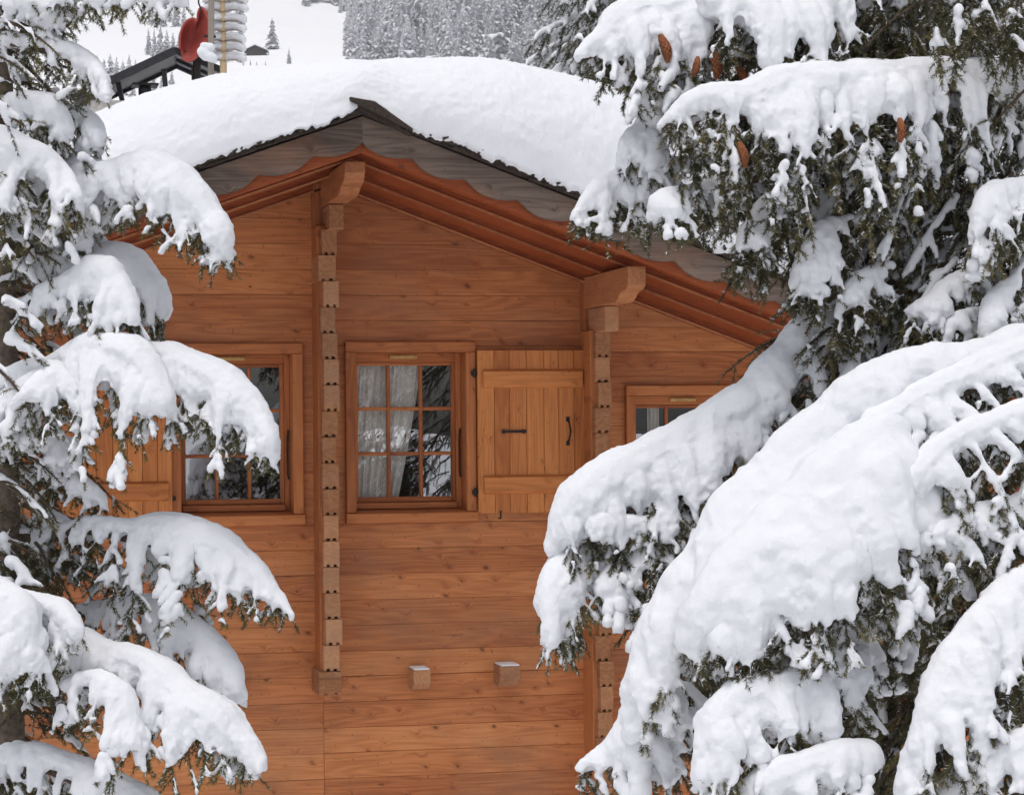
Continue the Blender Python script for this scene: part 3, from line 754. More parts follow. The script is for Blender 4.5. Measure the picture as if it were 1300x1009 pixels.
class Snow:
    def __init__(s): s.V = []; s.F = []; s.n = 0
    def tube(s, P, R, n=8):
        P = np.asarray(P, float); R = np.asarray(R, float)
        if R.ndim == 0: R = np.linspace(R*1.3, R*0.75, len(P))
        # rounded ends
        d0 = P[0]-P[1]; d0 /= np.linalg.norm(d0)+1e-9; d1 = P[-1]-P[-2]; d1 /= np.linalg.norm(d1)+1e-9
        P = np.vstack([P[0]+d0*R[0]*.95, P[0]+d0*R[0]*.6, P, P[-1]+d1*R[-1]*.6, P[-1]+d1*R[-1]*.95])
        R = np.concatenate([[R[0]*.25, R[0]*.75], R, [R[-1]*.75, R[-1]*.25]])
        V, F = tube_arr(P, R, n)
        s.V.append(V); s.F += [[i+s.n for i in f] for f in F]; s.n += len(V)
    def blob(s, c, r, stretch=(1, 1, 1), n=7):
        th = np.linspace(0.15, math.pi-0.15, 5); V = []; F = []
        for a in th:
            for j in range(n):
                b_ = j*2*math.pi/n; V.append((r*stretch[0]*math.sin(a)*math.cos(b_), r*stretch[1]*math.sin(a)*math.sin(b_), r*stretch[2]*math.cos(a)))
        for i in range(4):
            for j in range(n): F.append([i*n+j, (i+1)*n+j, (i+1)*n+(j+1) % n, i*n+(j+1) % n])
        F.append(list(range(n))); F.append([4*n+j for j in range(n)][::-1])
        s.V.append(np.array(V)+np.asarray(c)); s.F += [[i+s.n for i in f] for f in F]; s.n += len(V)
    def build(s, name, parent, voxel, amp=1.0, smooth=2):
        V = np.concatenate(s.V)
        me = bpy.data.meshes.new('tmp'); me.from_pydata(V.tolist(), [], s.F); o = bpy.data.objects.new('tmp', me); COL.objects.link(o)
        r = o.modifiers.new('r', 'REMESH'); r.mode = 'VOXEL'; r.voxel_size = voxel
        sm = o.modifiers.new('s', 'SMOOTH'); sm.iterations = smooth; sm.factor = 0.5
        dg = bpy.context.evaluated_depsgraph_get(); ev = o.evaluated_get(dg); m2 = ev.to_mesh()
        nv = len(m2.vertices); co = np.empty(nv*3, np.float32); m2.vertices.foreach_get('co', co); co = co.reshape(-1, 3).astype(float)
        no = np.empty(nv*3, np.float32); m2.vertices.foreach_get('normal', no); no = no.reshape(-1, 3)
        nf = len(m2.polygons); Fq = np.empty(nf*4, np.int32); m2.loops.foreach_get('vertex_index', Fq) if len(m2.loops) == nf*4 else None
        Fq = Fq.reshape(-1, 4); ev.to_mesh_clear(); bpy.data.objects.remove(o); bpy.data.meshes.remove(me)
        low = np.clip(0.6-no[:, 2], 0.25, 1.2)      # rougher underneath and at the edges
        dn = (noise3(co*9, 21)-0.5)*0.030+(noise3(co*22, 22)-0.5)*0.024*low+(noise3(co*55, 23)-0.5)*0.017*low+(noise3(co*120, 24)-0.5)*0.009*low
        co = co+no*dn[:, None]*amp
        return mesh_np(name, co, Fq, M_SNOW, parent, smooth=True)

DOWN = np.array([0, 0, -1.0])
def bough(tree, pts, lean=0.45, fing=0.085, fr=(0.046, 0.018), need=M_NEED, hang=0.0, hang_snow=0.5, ext=1.18, rear=0.8, vox=0.0065, side=1, amp=1.0, up=0.55,
          twr=0.5, cover=1.0, sub=1.0, label=None, cones=(), droop_end=True, dense=1.0, thick=1.0, full=0.75, sm=3, dust=0.09):
    """pts: (px, py, depth, snow radius px, droop px). Spine of the snow crest as seen in the photo; fingers droop on both sides."""
    P = np.array([W(x, y, d) for x, y, d, r, h in pts]); RR = np.array([r*d/F_PX for x, y, d, r, h in pts]); HH = np.array([0.88*h*d/F_PX for x, y, d, r, h in pts])
    L = np.linalg.norm(np.diff(P, axis=0), axis=1).sum(); n = max(8, int(L/0.03))
    Pc = catmull(P, n); t = np.linspace(0, len(P)-1, n); Rc = np.interp(t, np.arange(len(P)), RR); Hc = np.interp(t, np.arange(len(P)), HH)
    # crest given is the top of the snow: the snow axis lies one radius lower
    ax = Pc.copy(); ax[:, 2] -= Rc*0.9
    T = np.gradient(Pc, axis=0); T /= np.linalg.norm(T, axis=1, keepdims=True)
    seg = np.concatenate([[0], np.cumsum(np.linalg.norm(np.diff(Pc, axis=0), axis=1))])
    sn = Snow(); nd = Needles(dust); wd = MB()
    Hc = Hc*(1-0.55*np.clip((seg/seg[-1]-0.72)/0.28, 0, 1)**1.5)
    Rn = Rc*(0.9+0.25*noise3(np.stack([seg*14, seg*0, seg*0+L*7], -1), 31))
    sn.tube(ax, Rn*thick, 10)
    wood = ax.copy(); wood[:, 2] -= Rc*0.8
    wr = np.linspace(max(0.008, 0.011+L*0.012), 0.003, n); wd.tube(wood, list(wr), 7)
    nd.twig(wood[int(n*.35):], 0.02, per=5)
    fing = fing*0.66; k = npr.uniform(0, fing); j = 0
    while k < L*0.955:
        i = min(n-1, int(np.searchsorted(seg, k)));
        for sgn in (1, -1):
            h = Hc[i]*npr.uniform(0.56, 1.13)*(1 if sgn > 0 else rear)
            if h < 0.012: continue
            tt_ = T[i].copy(); horiz = np.cross(tt_, [0, 0, 1.0]); horiz /= np.linalg.norm(horiz)+1e-9
            if np.dot(horiz, FWD) > 0: horiz = -horiz
            horiz = horiz*sgn
            th = tt_.copy(); th[2] = 0
            m_ = 9; u = np.linspace(0, 1, m_)
            out = h*twr*npr.uniform(0.86, 1.14)
            ln_ = h*(lean+npr.normal()*0.13)*npr.uniform(0.7, 1.3)
            start = ax[i]-np.array([0, 0, 1])*0.0
            path = start+horiz*(out*(1-(1-u)**1.8))[:, None]+th*(ln_*u)[:, None]+DOWN*(h*(0.30*u+0.70*u**1.7))[:, None]
            path += (npr.normal(size=(1, 3))*0.010*u[:, None]*npr.uniform(0.3, 1))
            path += np.stack([np.sin(u*5+npr.rand()*6)*0.006*u]*3, 1)
            r0 = min(Rc[i]*1.0, fr[0]*0.78*npr.uniform(0.7, 1.25)*(0.5+Rc[i]/0.05*0.5)); r1 = fr[1]*npr.uniform(0.3, 0.8)
            rad = r0+(r1-r0)*np.clip((u-0.25)/0.75, 0, 1)**1.05
            rad *= 1+0.09*np.sin(u*npr.uniform(8, 14)+npr.rand()*6)
            spath = path.copy(); spath[:, 2] += 0
            cut = int(np.clip(m_*cover*(npr.uniform(0.85, 1.0) if npr.rand() < full else npr.uniform(0.35, 0.75)), 3, m_))
            sn.tube(spath[:cut], rad[:cut], 8)
            # twig below the snow, longer than it
            tail = path[-1]+(path[-1]-path[-2])*np.array([[1.0], [2.0], [3.0]])*(ext-1)*3+DOWN*np.array([[0.3], [1], [2]])*0.004
            tw = np.vstack([path[1:], tail]); tw[:, 2] -= np.concatenate([rad[1:]*0.75, [r1*.5, r1*.2, 0]])
            nd.twig(tw, 0.018, per=5, dens=dense); wd.tube(tw[:-1], list(np.linspace(0.0035, 0.0015, len(tw)-1)), 4)
            # side twiglets
            ns = int(max(3, h/0.019)*sub)
            for q_ in range(ns):
                a = npr.uniform(0.15, 1.0); ii = a*(len(tw)-1); i0 = int(ii); i1 = min(i0+1, len(tw)-1); p0 = tw[i0]*(1-(ii-i0))+tw[i1]*(ii-i0)
                sdir = (1 if q_ % 2 else -1)
                d_ = th*sdir*npr.uniform(0.45, 1.1)+horiz*npr.uniform(-0.2, 0.6)+DOWN*npr.uniform(0.35, 1.0); d_ /= np.linalg.norm(d_)
                l_ = npr.uniform(0.03, 0.080)*(1.25-a*0.5)
                pp = p0+d_*(np.linspace(0, 1, 4)*l_)[:, None]+DOWN*(np.linspace(0, 1, 4)**2*l_*0.3)[:, None]
                nd.twig(pp, 0.015, per=5, dens=dense)
                if npr.rand() < 0.62*cover and a < 0.97: sn.tube(pp[:npr.randint(3, 5)]+np.array([0, 0, 0.007]), 0.0085*npr.uniform(.75, 1.35), 6)
            # long hanging tassels
            if hang > 0 and npr.rand() < 0.85:
                for q_ in range(int(npr.choice([1, 2, 2]))):
                    a = npr.uniform(0.3, 1.0); p0 = tw[int(a*(len(tw)-1))]; l_ = hang*npr.uniform(0.5, 1.15)
                    vv = np.linspace(0, 1, 8); sway = npr.normal(size=3)*0.035; sway[2] = 0
                    pp = p0+DOWN*(vv*l_)[:, None]+sway*(vv**1.3)[:, None]+np.stack([np.sin(vv*6+npr.rand()*6)]*3, 1)*0.004
                    nd.twig(pp, 0.016, per=5, dens=dense)
                    for w_ in range(int(l_/0.013)):
                        b_ = npr.uniform(0.1, 0.95); c0 = pp[int(b_*7)]; dd = npr.normal(size=3)*0.6; dd[2] = -npr.uniform(0.6, 1.4); dd /= np.linalg.norm(dd)
                        l2 = npr.uniform(0.025, 0.06)*(1.2-b_*0.5); nd.twig(c0+dd*(np.linspace(0, 1, 3)*l2)[:, None], 0.014, per=5, dens=dense)
                        if npr.rand() < hang_snow*0.25: sn.tube(c0+np.array([0, 0, 0.006])+dd*(np.linspace(0.1, 0.8, 3)*l2)[:, None], [0.007, 0.008, 0.005], 6)
                    if npr.rand() < hang_snow:
                        a0 = npr.randint(0, 3); e0 = min(8, a0+npr.randint(2, 5)); sn.tube(pp[a0:e0]+horiz*0.012, np.linspace(npr.uniform(.009, .016), 0.007, e0-a0), 7)
        k += fing*npr.uniform(0.7, 1.3); j += 1
    br = wd.build('branch', M_TWIG, tree)
    if label: br['label'] = label
    V, Fn, R_ = nd.arrays(); mesh_np('needles', V, Fn, need, br, rn=R_)
    sn.build('snow_load', br, vox, amp, sm)
    for (cx, cy, cd, cl, ang) in cones: cone(br, W(cx, cy, cd), cl, ang)
    return br

def cone(parent, p, ln, ang):
    """hanging spruce cone with overlapping scales"""
    mb = MB(); n = 12
    d = DOWN+RGT*math.tan(ang); d = d/np.linalg.norm(d); e1 = np.cross(d, FWD); e1 /= np.linalg.norm(e1); e2 = np.cross(d, e1)
    rp_ = lambda t: 0.19*ln*math.sin(math.pi*(0.12+0.86*t))**0.7
    bend = lambda t: RGT*0.08*ln*math.sin(t*math.pi)
    core_ = [p+d*ln*t+bend(t) for t in np.linspace(0, 1, 9)]; mb.tube(core_, [rp_(t)*0.85 for t in np.linspace(0, 1, 9)], 9)
    for i in range(11):
        t = i/11; m_ = 8
        for j in range(m_):
            a = (j+0.5*(i % 2))*2*math.pi/m_; rd = e1*math.cos(a)+e2*math.sin(a); tg = -e1*math.sin(a)+e2*math.cos(a)
            c = p+d*ln*t+bend(t); r = rp_(t)*0.9; wv = r*0.62
            mb.add([c+rd*r*0.8-tg*wv, c+rd*r*0.8+tg*wv, c+rd*r*1.18+d*ln*0.11+tg*wv*0.5, c+rd*r*1.22+d*ln*0.14, c+rd*r*1.18+d*ln*0.11-tg*wv*0.5], [[0, 1, 2, 3, 4]])
    mb.build('cone', M_CONE, parent)

def filler(tree, centre_px, n, spread, depth, dd, ln, need=M_NEEDD, snow=0.25, inc=(-0.4, 0.2), r_s=0.012, dirx=0, name='inner_branches', vox=0.0085, dens=0.8, lat=1.0):
    """many thin inner twigs with scraps of snow: one bushy part"""
    nd = Needles(0.03); sn = Snow(); wd = MB(); cnt = 0
    for i in range(n):
        x = npr.uniform(*spread[0]); y = npr.uniform(*spread[1]); d = depth+npr.uniform(-dd, dd)
        p = W(x, y, d); sgn = dirx if dirx else npr.choice([-1, 1])
        dv = RGT*sgn*npr.uniform(0.4, 1)+FWD*npr.uniform(-0.8, 0.3)+np.array([0, 0, npr.uniform(*inc)]); dv /= np.linalg.norm(dv)
        l_ = ln*npr.uniform(0.5, 1.2); v = np.linspace(0, 1, 8)
        path = p+dv*(v*l_)[:, None]+DOWN*(v**2*l_*0.35)[:, None]
        nd.twig(path, 0.017, per=5, dens=dens); wd.tube(path, list(np.linspace(0.007, 0.002, 8)), 5)
        for q_ in range(int(l_/0.034*lat)):
            a = npr.uniform(0.1, 1); p0 = path[int(a*7)]; d2 = dv*0.6+npr.normal(size=3)*0.6+DOWN*npr.uniform(0.1, 0.9); d2 /= np.linalg.norm(d2)
            l2 = npr.uniform(0.05, 0.13)*(1.3-a*0.6); pp = p0+d2*(np.linspace(0, 1, 5)*l2)[:, None]+DOWN*(np.linspace(0, 1, 5)**2*l2*0.35)[:, None]
            nd.twig(pp, 0.015, per=5, dens=dens)
            if npr.rand() < snow*0.8: e = npr.randint(3, 5); sn.tube(pp[:e]+np.array([0, 0, 0.011]), np.linspace(r_s*.9, r_s*0.6, e), 6); cnt += 1
        if npr.rand() < snow*1.3: a0 = npr.randint(0, 4); e0 = min(8, a0+npr.randint(3, 6)); sn.tube(path[a0:e0]+np.array([0, 0, 0.014]), np.linspace(r_s*npr.uniform(.8, 1.6), r_s*.8, e0-a0), 7); cnt += 1
    br = wd.build(name, M_TWIG, tree)
    V, Fn, R_ = nd.arrays(); mesh_np('needles', V, Fn, need, br, rn=R_)
    if cnt: sn.build('snow_load', br, vox, 0.7)
    return br

# ---------------- left spruce
dL = 8.0
gp = lambda px, d: np.array([*W(px, 900, d)[:2], -3.05])
ltree = empty('spruce_tree', gp(4, dL), 'young snow-laden spruce in front of the left chalet window', 'tree', 'snow-laden spruces in front of the chalet')
def trunk(tree, px, d, r0, r1, ztop, wob=0.02):
    b0 = gp(px, d); n = 40; z = np.linspace(-3.1, ztop, n)
    P = np.stack([b0[0]+noise3(np.stack([z*.7, z*0, z*0], -1), 9)*wob*2-wob, b0[1]+z*0, z], 1)
    V, F = tube_arr(P, np.linspace(r0, r1, n)*(1+0.08*noise3(np.stack([z*6, z*0+2, z*0], -1))), 14)
    return mesh_np('trunk', V, F, M_BARK, tree, smooth=True)
trunk(ltree, 4, dL, 0.075, 0.02, 3.4)
A = 7.9
LB = [
 # L1 top
 ([(-30,-60,8,14,20),(60,-46,A,20,54),(130,-42,A,22,50),(180,-36,7.8,20,38),(218,-24,7.75,14,24),(234,-6,7.75,8,10)], dict(lean=0.1, fing=0.10)),
 ([(-40,-20,8,14,20),(20,-18,A,18,30),(60,0,A,20,30),(88,12,A,12,24)], dict(lean=0.1)),
 # L2
 ([(-10,40,8,6,16),(40,46,A,7,26),(85,50,A,16,40),(115,68,A,17,34),(128,92,7.8,8,16)], dict(lean=0.3, fing=0.1)),
 # L3
 ([(-10,120,8,6,14),(30,118,A,12,30),(60,122,A,20,44),(80,150,A,14,30)], dict(lean=0.2)),
 ([(40,120,8,6,10),(84,134,8,12,22),(112,142,8,15,26),(124,166,A,9,14)], dict(lean=0.3)),
 # L4 pair
 ([(-60,160,8,20,60),(0,163,7.9,26,100),(40,180,7.8,24,110),(75,205,7.8,14,70),(96,240,7.7,9,40)], dict(lean=0.15, fing=0.075)),
 ([(-20,190,8,16,50),(50,195,8,22,90),(95,200,8,22,110),(130,206,8,14,110),(150,214,8,12,60)], dict(lean=0.1, fing=0.085)),
 ([(60,210,8,12,60),(120,212,7.9,12,60),(150,205,7.9,18,60),(185,194,7.85,26,74),(225,210,7.8,28,80),(260,252,7.75,24,62),(280,288,7.7,16,40),(288,318,7.7,8,14)], dict(lean=0.25, fing=0.075, fr=(0.05,0.022))),
 # L5 pair
 ([(30,330,8,14,40),(70,318,8,20,60),(120,306,8,24,80),(165,308,8,26,90),(195,345,8,18,70),(205,385,8,14,30)], dict(lean=0.15, fing=0.065, fr=(0.055,0.028))),
 ([(20,380,8,8,30),(60,358,7.85,10,44),(95,340,7.8,18,60),(128,328,7.8,24,78),(155,358,7.75,20,66),(168,395,7.7,12,26)], dict(lean=0.15, fing=0.08, fr=(0.05,0.024))),
 # L6 big
 ([(-60,480,8,12,40),(0,470,7.9,16,50),(60,452,7.8,18,64),(110,424,7.75,26,110),(160,424,7.7,30,130),(188,450,7.65,26,130),(204,500,7.6,16,80)], dict(lean=0.12, fing=0.075, fr=(0.052,0.022))),
 ([(150,440,7.9,16,60),(200,432,7.8,18,100),(245,446,7.75,26,84),(290,468,7.7,30,84),(322,505,7.65,22,60),(340,545,7.6,14,36),(347,572,7.6,7,14)], dict(lean=0.18, fing=0.075, fr=(0.048,0.02))),
 ([(-40,500,7.8,12,50),(20,490,7.7,14,60),(70,452,7.7,22,90),(40,480,7.6,18,70),(22,500,7.6,12,40)], dict(lean=-0.1, fing=0.08)),
 # L7
 ([(-20,550,8,7,20),(30,545,7.9,7,24),(68,548,7.85,16,50),(80,574,7.8,8,20)], dict(lean=0.05)),
 ([(50,545,8,5,12),(90,558,8,8,20),(106,572,8,5,12)], dict(lean=0.3)),
 # L8
 ([(-10,585,8,6,14),(50,590,8,7,20),(100,604,7.9,11,26),(128,624,7.9,11,26),(136,642,7.9,6,12)], dict(lean=0.2, fing=0.08)),
 ([(30,630,8,5,10),(66,646,8,9,14),(98,664,8,7,10)], dict(lean=0.3)),
 # L9
 ([(10,670,8,8,24),(60,668,8,8,30),(108,654,7.9,10,50),(160,656,7.85,15,80),(215,652,7.8,26,104),(270,668,7.75,26,84),(316,704,7.7,20,58),(350,744,7.65,12,34),(370,776,7.6,6,14)], dict(lean=0.22, fing=0.08, fr=(0.044,0.02))),
 ([(30,730,8,6,14),(80,700,8,6,16),(120,712,8,7,20),(150,720,8,9,30),(168,745,7.9,7,22)], dict(lean=0.3)),
 # L10
 ([(80,770,8,7,24),(130,760,8,8,40),(172,752,7.9,12,60),(212,756,7.85,18,70),(250,790,7.8,17,70),(285,830,7.75,18,50),(298,866,7.7,13,24)], dict(lean=0.15, fing=0.07)),
 # L11
 ([(20,790,8,10,40),(80,795,7.8,14,50),(130,812,7.7,18,60),(190,830,7.6,24,90),(250,868,7.5,32,100),(300,912,7.45,24,70),(330,960,7.4,10,30)], dict(lean=0.1, fing=0.075, fr=(0.05,0.022))),
 ([(80,855,7.6,8,30),(130,850,7.5,14,60),(160,880,7.45,18,80),(170,930,7.4,12,50)], dict(lean=0.0, fing=0.08)),
 # L12 left pillows
 ([(-60,720,7.6,20,80),(-10,728,7.5,26,110),(25,760,7.45,26,110),(42,830,7.4,12,50)], dict(lean=0.0, fing=0.07, fr=(0.055,0.03))),
 ([(-10,745,7.7,16,40),(40,748,7.6,20,60),(72,756,7.6,22,56),(98,790,7.5,10,30)], dict(lean=0.05, fing=0.08)),
 # below the photo's lower edge
 ([(-60,960,7.8,10,50),(20,940,7.7,14,60),(110,965,7.6,20,80),(200,1010,7.5,20,80),(260,1070,7.45,10,40)], dict(lean=0.15)),
]
for pts, kw in LB: bough(ltree, pts, **kw)
for (y0, y1, n_) in ((-60, 120, 16), (100, 300, 20), (300, 460, 26), (540, 700, 24), (640, 800, 30), (780, 1010, 34)):
    filler(ltree, None, n_, ((-40, 60), (y0, y1)), 8.05, 0.15, 0.26, M_NEEDD, 0.20, inc=(-0.5, 0.15), dirx=1)
filler(ltree, None, 40, ((-60, 30), (-60, 1050)), 8.35, 0.2, 0.4, M_NEEDD, 0.4)

# ---------------- right spruce, much larger; its trunk stands just right of the frame
rtree = empty('spruce_tree', gp(1440, 8.3), 'large snow-laden spruce with cones, heavy boughs hanging across the right of the chalet', 'tree', 'snow-laden spruces in front of the chalet')
trunk(rtree, 1440, 8.3, 0.20, 0.07, 6.5, 0.03)
D = M_NEEDD
RB = [
 # R1 top bough, tip to the left
 ([(1060,-60,7.4,26,60),(980,-50,7.3,30,90),(900,-30,7.25,30,110),(845,-16,7.2,36,130),(800,-4,7.15,30,110),(765,32,7.1,20,60),(735,62,7.05,10,24)], dict(lean=0.15, fing=0.075, hang=0.12, cones=((838,44,7.05,0.085,0.25),(905,62,7.1,0.09,0.1),(890,40,7.2,0.08,-0.2),(886,72,7.0,0.06,-0.3)))),
 ([(1130,-60,7.2,24,60),(1060,-50,7.2,34,120),(1000,-30,7.15,30,150),(955,-20,7.1,30,120),(905,-20,7.1,22,100)], dict(lean=0.05, fing=0.085, hang=0.1, fr=(0.05,0.026), cones=((936,82,7.15,0.08,0.3),))),
 ([(1380,-70,7.6,20,60),(1290,-60,7.5,20,80),(1200,-50,7.4,20,90),(1120,-40,7.3,22,100),(1070,-30,7.3,18,80)], dict(lean=0.1, hang=0.28, hang_snow=0.35, cover=0.6)),
 ([(1400,-60,7.1,12,40),(1310,-40,7.05,14,60),(1240,-30,7.0,14,60),(1170,-25,7.0,10,40)], dict(lean=0.1, hang=0.22, hang_snow=0.15, cover=0.4)),
 # R2 shelf
 ([(1400,70,7.5,16,50),(1300,78,7.4,18,60),(1230,76,7.3,20,84),(1170,72,7.2,22,100),(1110,76,7.1,28,110),(1050,76,7.05,34,120),(1000,80,7.0,34,110),(950,104,6.95,26,84),(900,110,6.9,18,44),(862,132,6.9,12,26),(840,152,6.9,7,12)], dict(lean=0.12, fing=0.07, hang=0.28, hang_snow=0.85, fr=(0.05,0.022), cones=((938,180,6.85,0.075,0.2),(1142,150,6.95,0.07,0.0)))),
 # R3
 ([(900,60,7.4,14,30),(868,66,7.35,18,50),(846,90,7.3,22,60),(828,140,7.25,24,50),(800,172,7.2,16,36),(788,200,7.2,8,14)], dict(lean=0.1, fing=0.06, fr=(0.055,0.022))),
 # R4
 ([(960,200,7.4,14,40),(900,200,7.35,18,50),(850,200,7.3,22,60),(800,206,7.25,24,60),(765,222,7.2,20,50),(740,250,7.15,11,24),(727,272,7.15,6,10)], dict(lean=0.15, fing=0.06, hang=0.07, hang_snow=0.3)),
 # R5
 ([(960,210,7.2,10,30),(915,214,7.15,16,40),(880,226,7.1,14,36),(868,240,7.1,8,20)], dict(lean=0.1, fing=0.07, hang=0.12)),
 ([(900,228,7.0,8,20),(862,234,6.95,12,40),(842,246,6.9,12,44),(836,266,6.9,7,20)], dict(lean=0.1, fing=0.06, hang=0.06, hang_snow=0.3)),
 # drooping mid sprays
 ([(1000,230,7.2,8,30),(965,252,7.15,13,40),(952,282,7.1,14,40),(940,310,7.1,8,20)], dict(lean=0.1, fing=0.06, hang=0.12)),
 ([(1080,270,7.2,8,30),(1048,280,7.15,14,50),(1025,316,7.1,16,50),(1010,350,7.1,8,24)], dict(lean=0.1, fing=0.06, hang=0.10)),
 ([(1130,330,7.2,8,30),(1098,340,7.15,14,40),(1076,368,7.1,16,50),(1062,392,7.1,8,24)], dict(lean=0.1, fing=0.06, hang=0.10)),
 ([(1230,340,7.2,8,30),(1200,352,7.15,11,40),(1180,372,7.1,13,50),(1150,390,7.1,7,24)], dict(lean=0.1, fing=0.06, hang=0.12)),
 ([(1300,330,7.1,8,30),(1268,366,7.05,13,30),(1258,400,7.0,14,36),(1250,436,7.0,8,20)], dict(lean=0.1, fing=0.06, hang=0.10)),
 ([(1260,385,7.2,6,20),(1222,392,7.1,10,34),(1200,410,7.1,9,34),(1190,430,7.1,6,20)], dict(lean=0.1, fing=0.06, hang=0.10)),
 ([(1320,220,7.1,8,30),(1262,232,7.05,14,44),(1246,262,7.0,14,44),(1236,290,7.0,8,20)], dict(lean=0.1, fing=0.06, hang=0.14)),
 ([(1000,200,7.3,6,20),(985,228,7.25,9,30),(975,250,7.2,7,20)], dict(lean=0.1, fing=0.06, hang=0.2)),
 # R7 long bough
 ([(1300,420,7.6,16,50),(1200,420,7.5,20,60),(1120,410,7.4,22,70),(1040,388,7.3,26,110),(1000,430,7.25,30,110),(950,480,7.2,34,110),(895,515,7.15,32,120),(840,548,7.1,34,130),(785,578,7.05,36,140),(735,615,7.0,36,130),(712,665,7.0,22,70)], dict(lean=0.08, fing=0.07, fr=(0.055,0.022), cover=0.95, hang=0.05, hang_snow=0.2)),
 ([(1060,500,7.3,10,60),(1000,570,7.2,10,90),(940,610,7.15,11,100),(880,630,7.1,12,100),(820,650,7.0,14,80),(760,650,6.95,22,50)], dict(lean=-0.30, fing=0.12, fr=(0.032,0.013), hang=0.09, hang_snow=0.25, cover=0.7, full=0.5)),
 ([(810,690,7.1,14,50),(760,690,7.05,20,70),(722,694,7.0,26,110),(706,730,6.95,22,70),(702,775,6.9,16,40),(706,812,6.88,9,16)], dict(lean=0.02, fing=0.06, fr=(0.05,0.024))),
 ([(890,690,7.1,12,40),(840,694,7.0,14,60),(800,700,7.0,18,90),(770,730,6.95,16,50)], dict(lean=0.1, fing=0.06, hang=0.04)),
 # R8 front boughs
 ([(1420,390,7.0,20,40),(1310,410,6.9,22,50),(1240,436,6.8,26,50),(1180,436,6.75,30,60),(1110,460,6.7,32,80),(1060,505,6.7,34,90),(990,560,6.65,40,110),(930,625,6.6,40,120),(880,700,6.6,36,130),(840,775,6.6,28,140),(815,840,6.6,24,120),(805,900,6.6,20,90)], dict(lean=0.0, fing=0.06, fr=(0.070,0.030), vox=0.0085, sm=6, full=0.8)),
 ([(1420,400,6.8,18,110),(1310,425,6.75,22,130),(1230,455,6.7,24,150),(1160,490,6.65,26,150),(1110,525,6.6,24,130)], dict(lean=-0.75, fing=0.115, fr=(0.036,0.016), twr=0.6, full=0.5, rear=0.3)),
 ([(1250,520,6.7,12,100),(1190,545,6.65,14,110),(1140,580,6.6,16,110),(1110,620,6.6,14,80)], dict(lean=-0.8, fing=0.12, fr=(0.034,0.016), twr=0.5, full=0.5, rear=0.2, hang=0.06, hang_snow=0.3)),
 ([(1125,520,6.6,34,120),(1085,550,6.55,48,160),(1030,600,6.5,58,160),(970,660,6.45,54,130),(915,730,6.4,42,84),(885,790,6.4,26,46)], dict(lean=-0.30, fing=0.06, fr=(0.085,0.030), vox=0.0085, sm=6, full=0.68, twr=0.6, hang=0.06, hang_snow=0.3)),
 ([(1180,570,6.6,20,90),(1120,620,6.5,30,110),(1060,650,6.45,34,100),(1010,690,6.4,34,90),(960,740,6.4,30,70),(915,790,6.35,22,44)], dict(lean=-0.3, fing=0.07, fr=(0.05,0.022), vox=0.009, cover=0.85, hang=0.08, hang_snow=0.4)),
 # R11 ribs on the right
 ([(1400,480,6.7,20,90),(1320,500,6.65,22,110),(1260,520,6.6,20,120),(1200,550,6.55,20,120),(1160,590,6.5,20,110)], dict(lean=-0.8, fing=0.10, fr=(0.034,0.016), hang=0.12, hang_snow=0.35, rear=0.3)),
 ([(1400,600,6.7,14,80),(1310,620,6.6,16,90),(1250,640,6.55,16,90),(1190,660,6.5,18,90),(1150,690,6.5,14,60)], dict(lean=-0.8, fing=0.10, fr=(0.032,0.016), hang=0.14, hang_snow=0.35, rear=0.3)),
 # R9 bottom pillow
 ([(1100,830,6.6,14,60),(1040,820,6.5,22,90),(990,846,6.4,34,110),(940,858,6.35,34,120),(905,910,6.3,24,90),(890,970,6.3,14,50)], dict(lean=0.0, fing=0.07, fr=(0.06,0.03))),
 ([(1180,760,6.9,10,50),(1110,770,6.8,12,60),(1050,790,6.7,14,60),(1000,800,6.7,12,40)], dict(lean=-0.3, fing=0.07, hang=0.14, hang_snow=0.6)),
 # R10 bottom right
 ([(1400,700,6.6,18,70),(1310,716,6.5,22,90),(1255,752,6.4,26,110),(1218,806,6.35,28,120),(1190,870,6.3,28,110),(1165,940,6.3,20,80),(1150,1010,6.3,12,40)], dict(lean=0.0, fing=0.07, fr=(0.055,0.026), hang=0.08, hang_snow=0.5)),
 ([(900,780,6.9,14,40),(850,800,6.8,26,100),(822,850,6.75,28,110),(800,905,6.7,24,90),(770,935,6.7,18,50),(735,965,6.7,12,40)], dict(lean=0.0, fing=0.06, fr=(0.055,0.03))),
 ([(1100,940,6.4,20,60),(1020,950,6.3,28,80),(950,990,6.3,24,60),(900,1030,6.3,14,40)], dict(lean=0.1, fing=0.075, hang=0.08)),
 ([(1400,900,6.4,20,60),(1300,920,6.3,28,80),(1220,970,6.3,24,60),(1170,1030,6.3,14,40)], dict(lean=0.1, fing=0.075, hang=0.08)),
]
for pts, kw in RB:
    kw.setdefault('need', D); kw.setdefault('full', 0.6); kw.setdefault('rear', 0.6); bough(rtree, pts, **kw)
for (x0, x1, y0, y1, n_, s_) in ((920, 1100, -40, 120, 30, .2), (1080, 1380, -60, 90, 50, .15), (980, 1160, 150, 270, 50, .75), (1080, 1380, 150, 300, 70, .55), (1060, 1160, 290, 400, 36, .7), (1090, 1380, 290, 450, 70, .5), (850, 1050, 560, 760, 60, .25), (1010, 1200, 470, 600, 30, .1), (1100, 1400, 560, 740, 70, .35), (900, 1150, 740, 940, 70, .25), (1140, 1400, 720, 900, 60, .2), (1050, 1400, 880, 1040, 50, .2), (880, 1050, 900, 1040, 30, .2)):
    filler(rtree, None, n_, ((x0+40, x1+60), (y0, y1)), 7.45, 0.2, 0.34, D, s_, inc=(-0.9, 0.0), dirx=-1, lat=1.5)
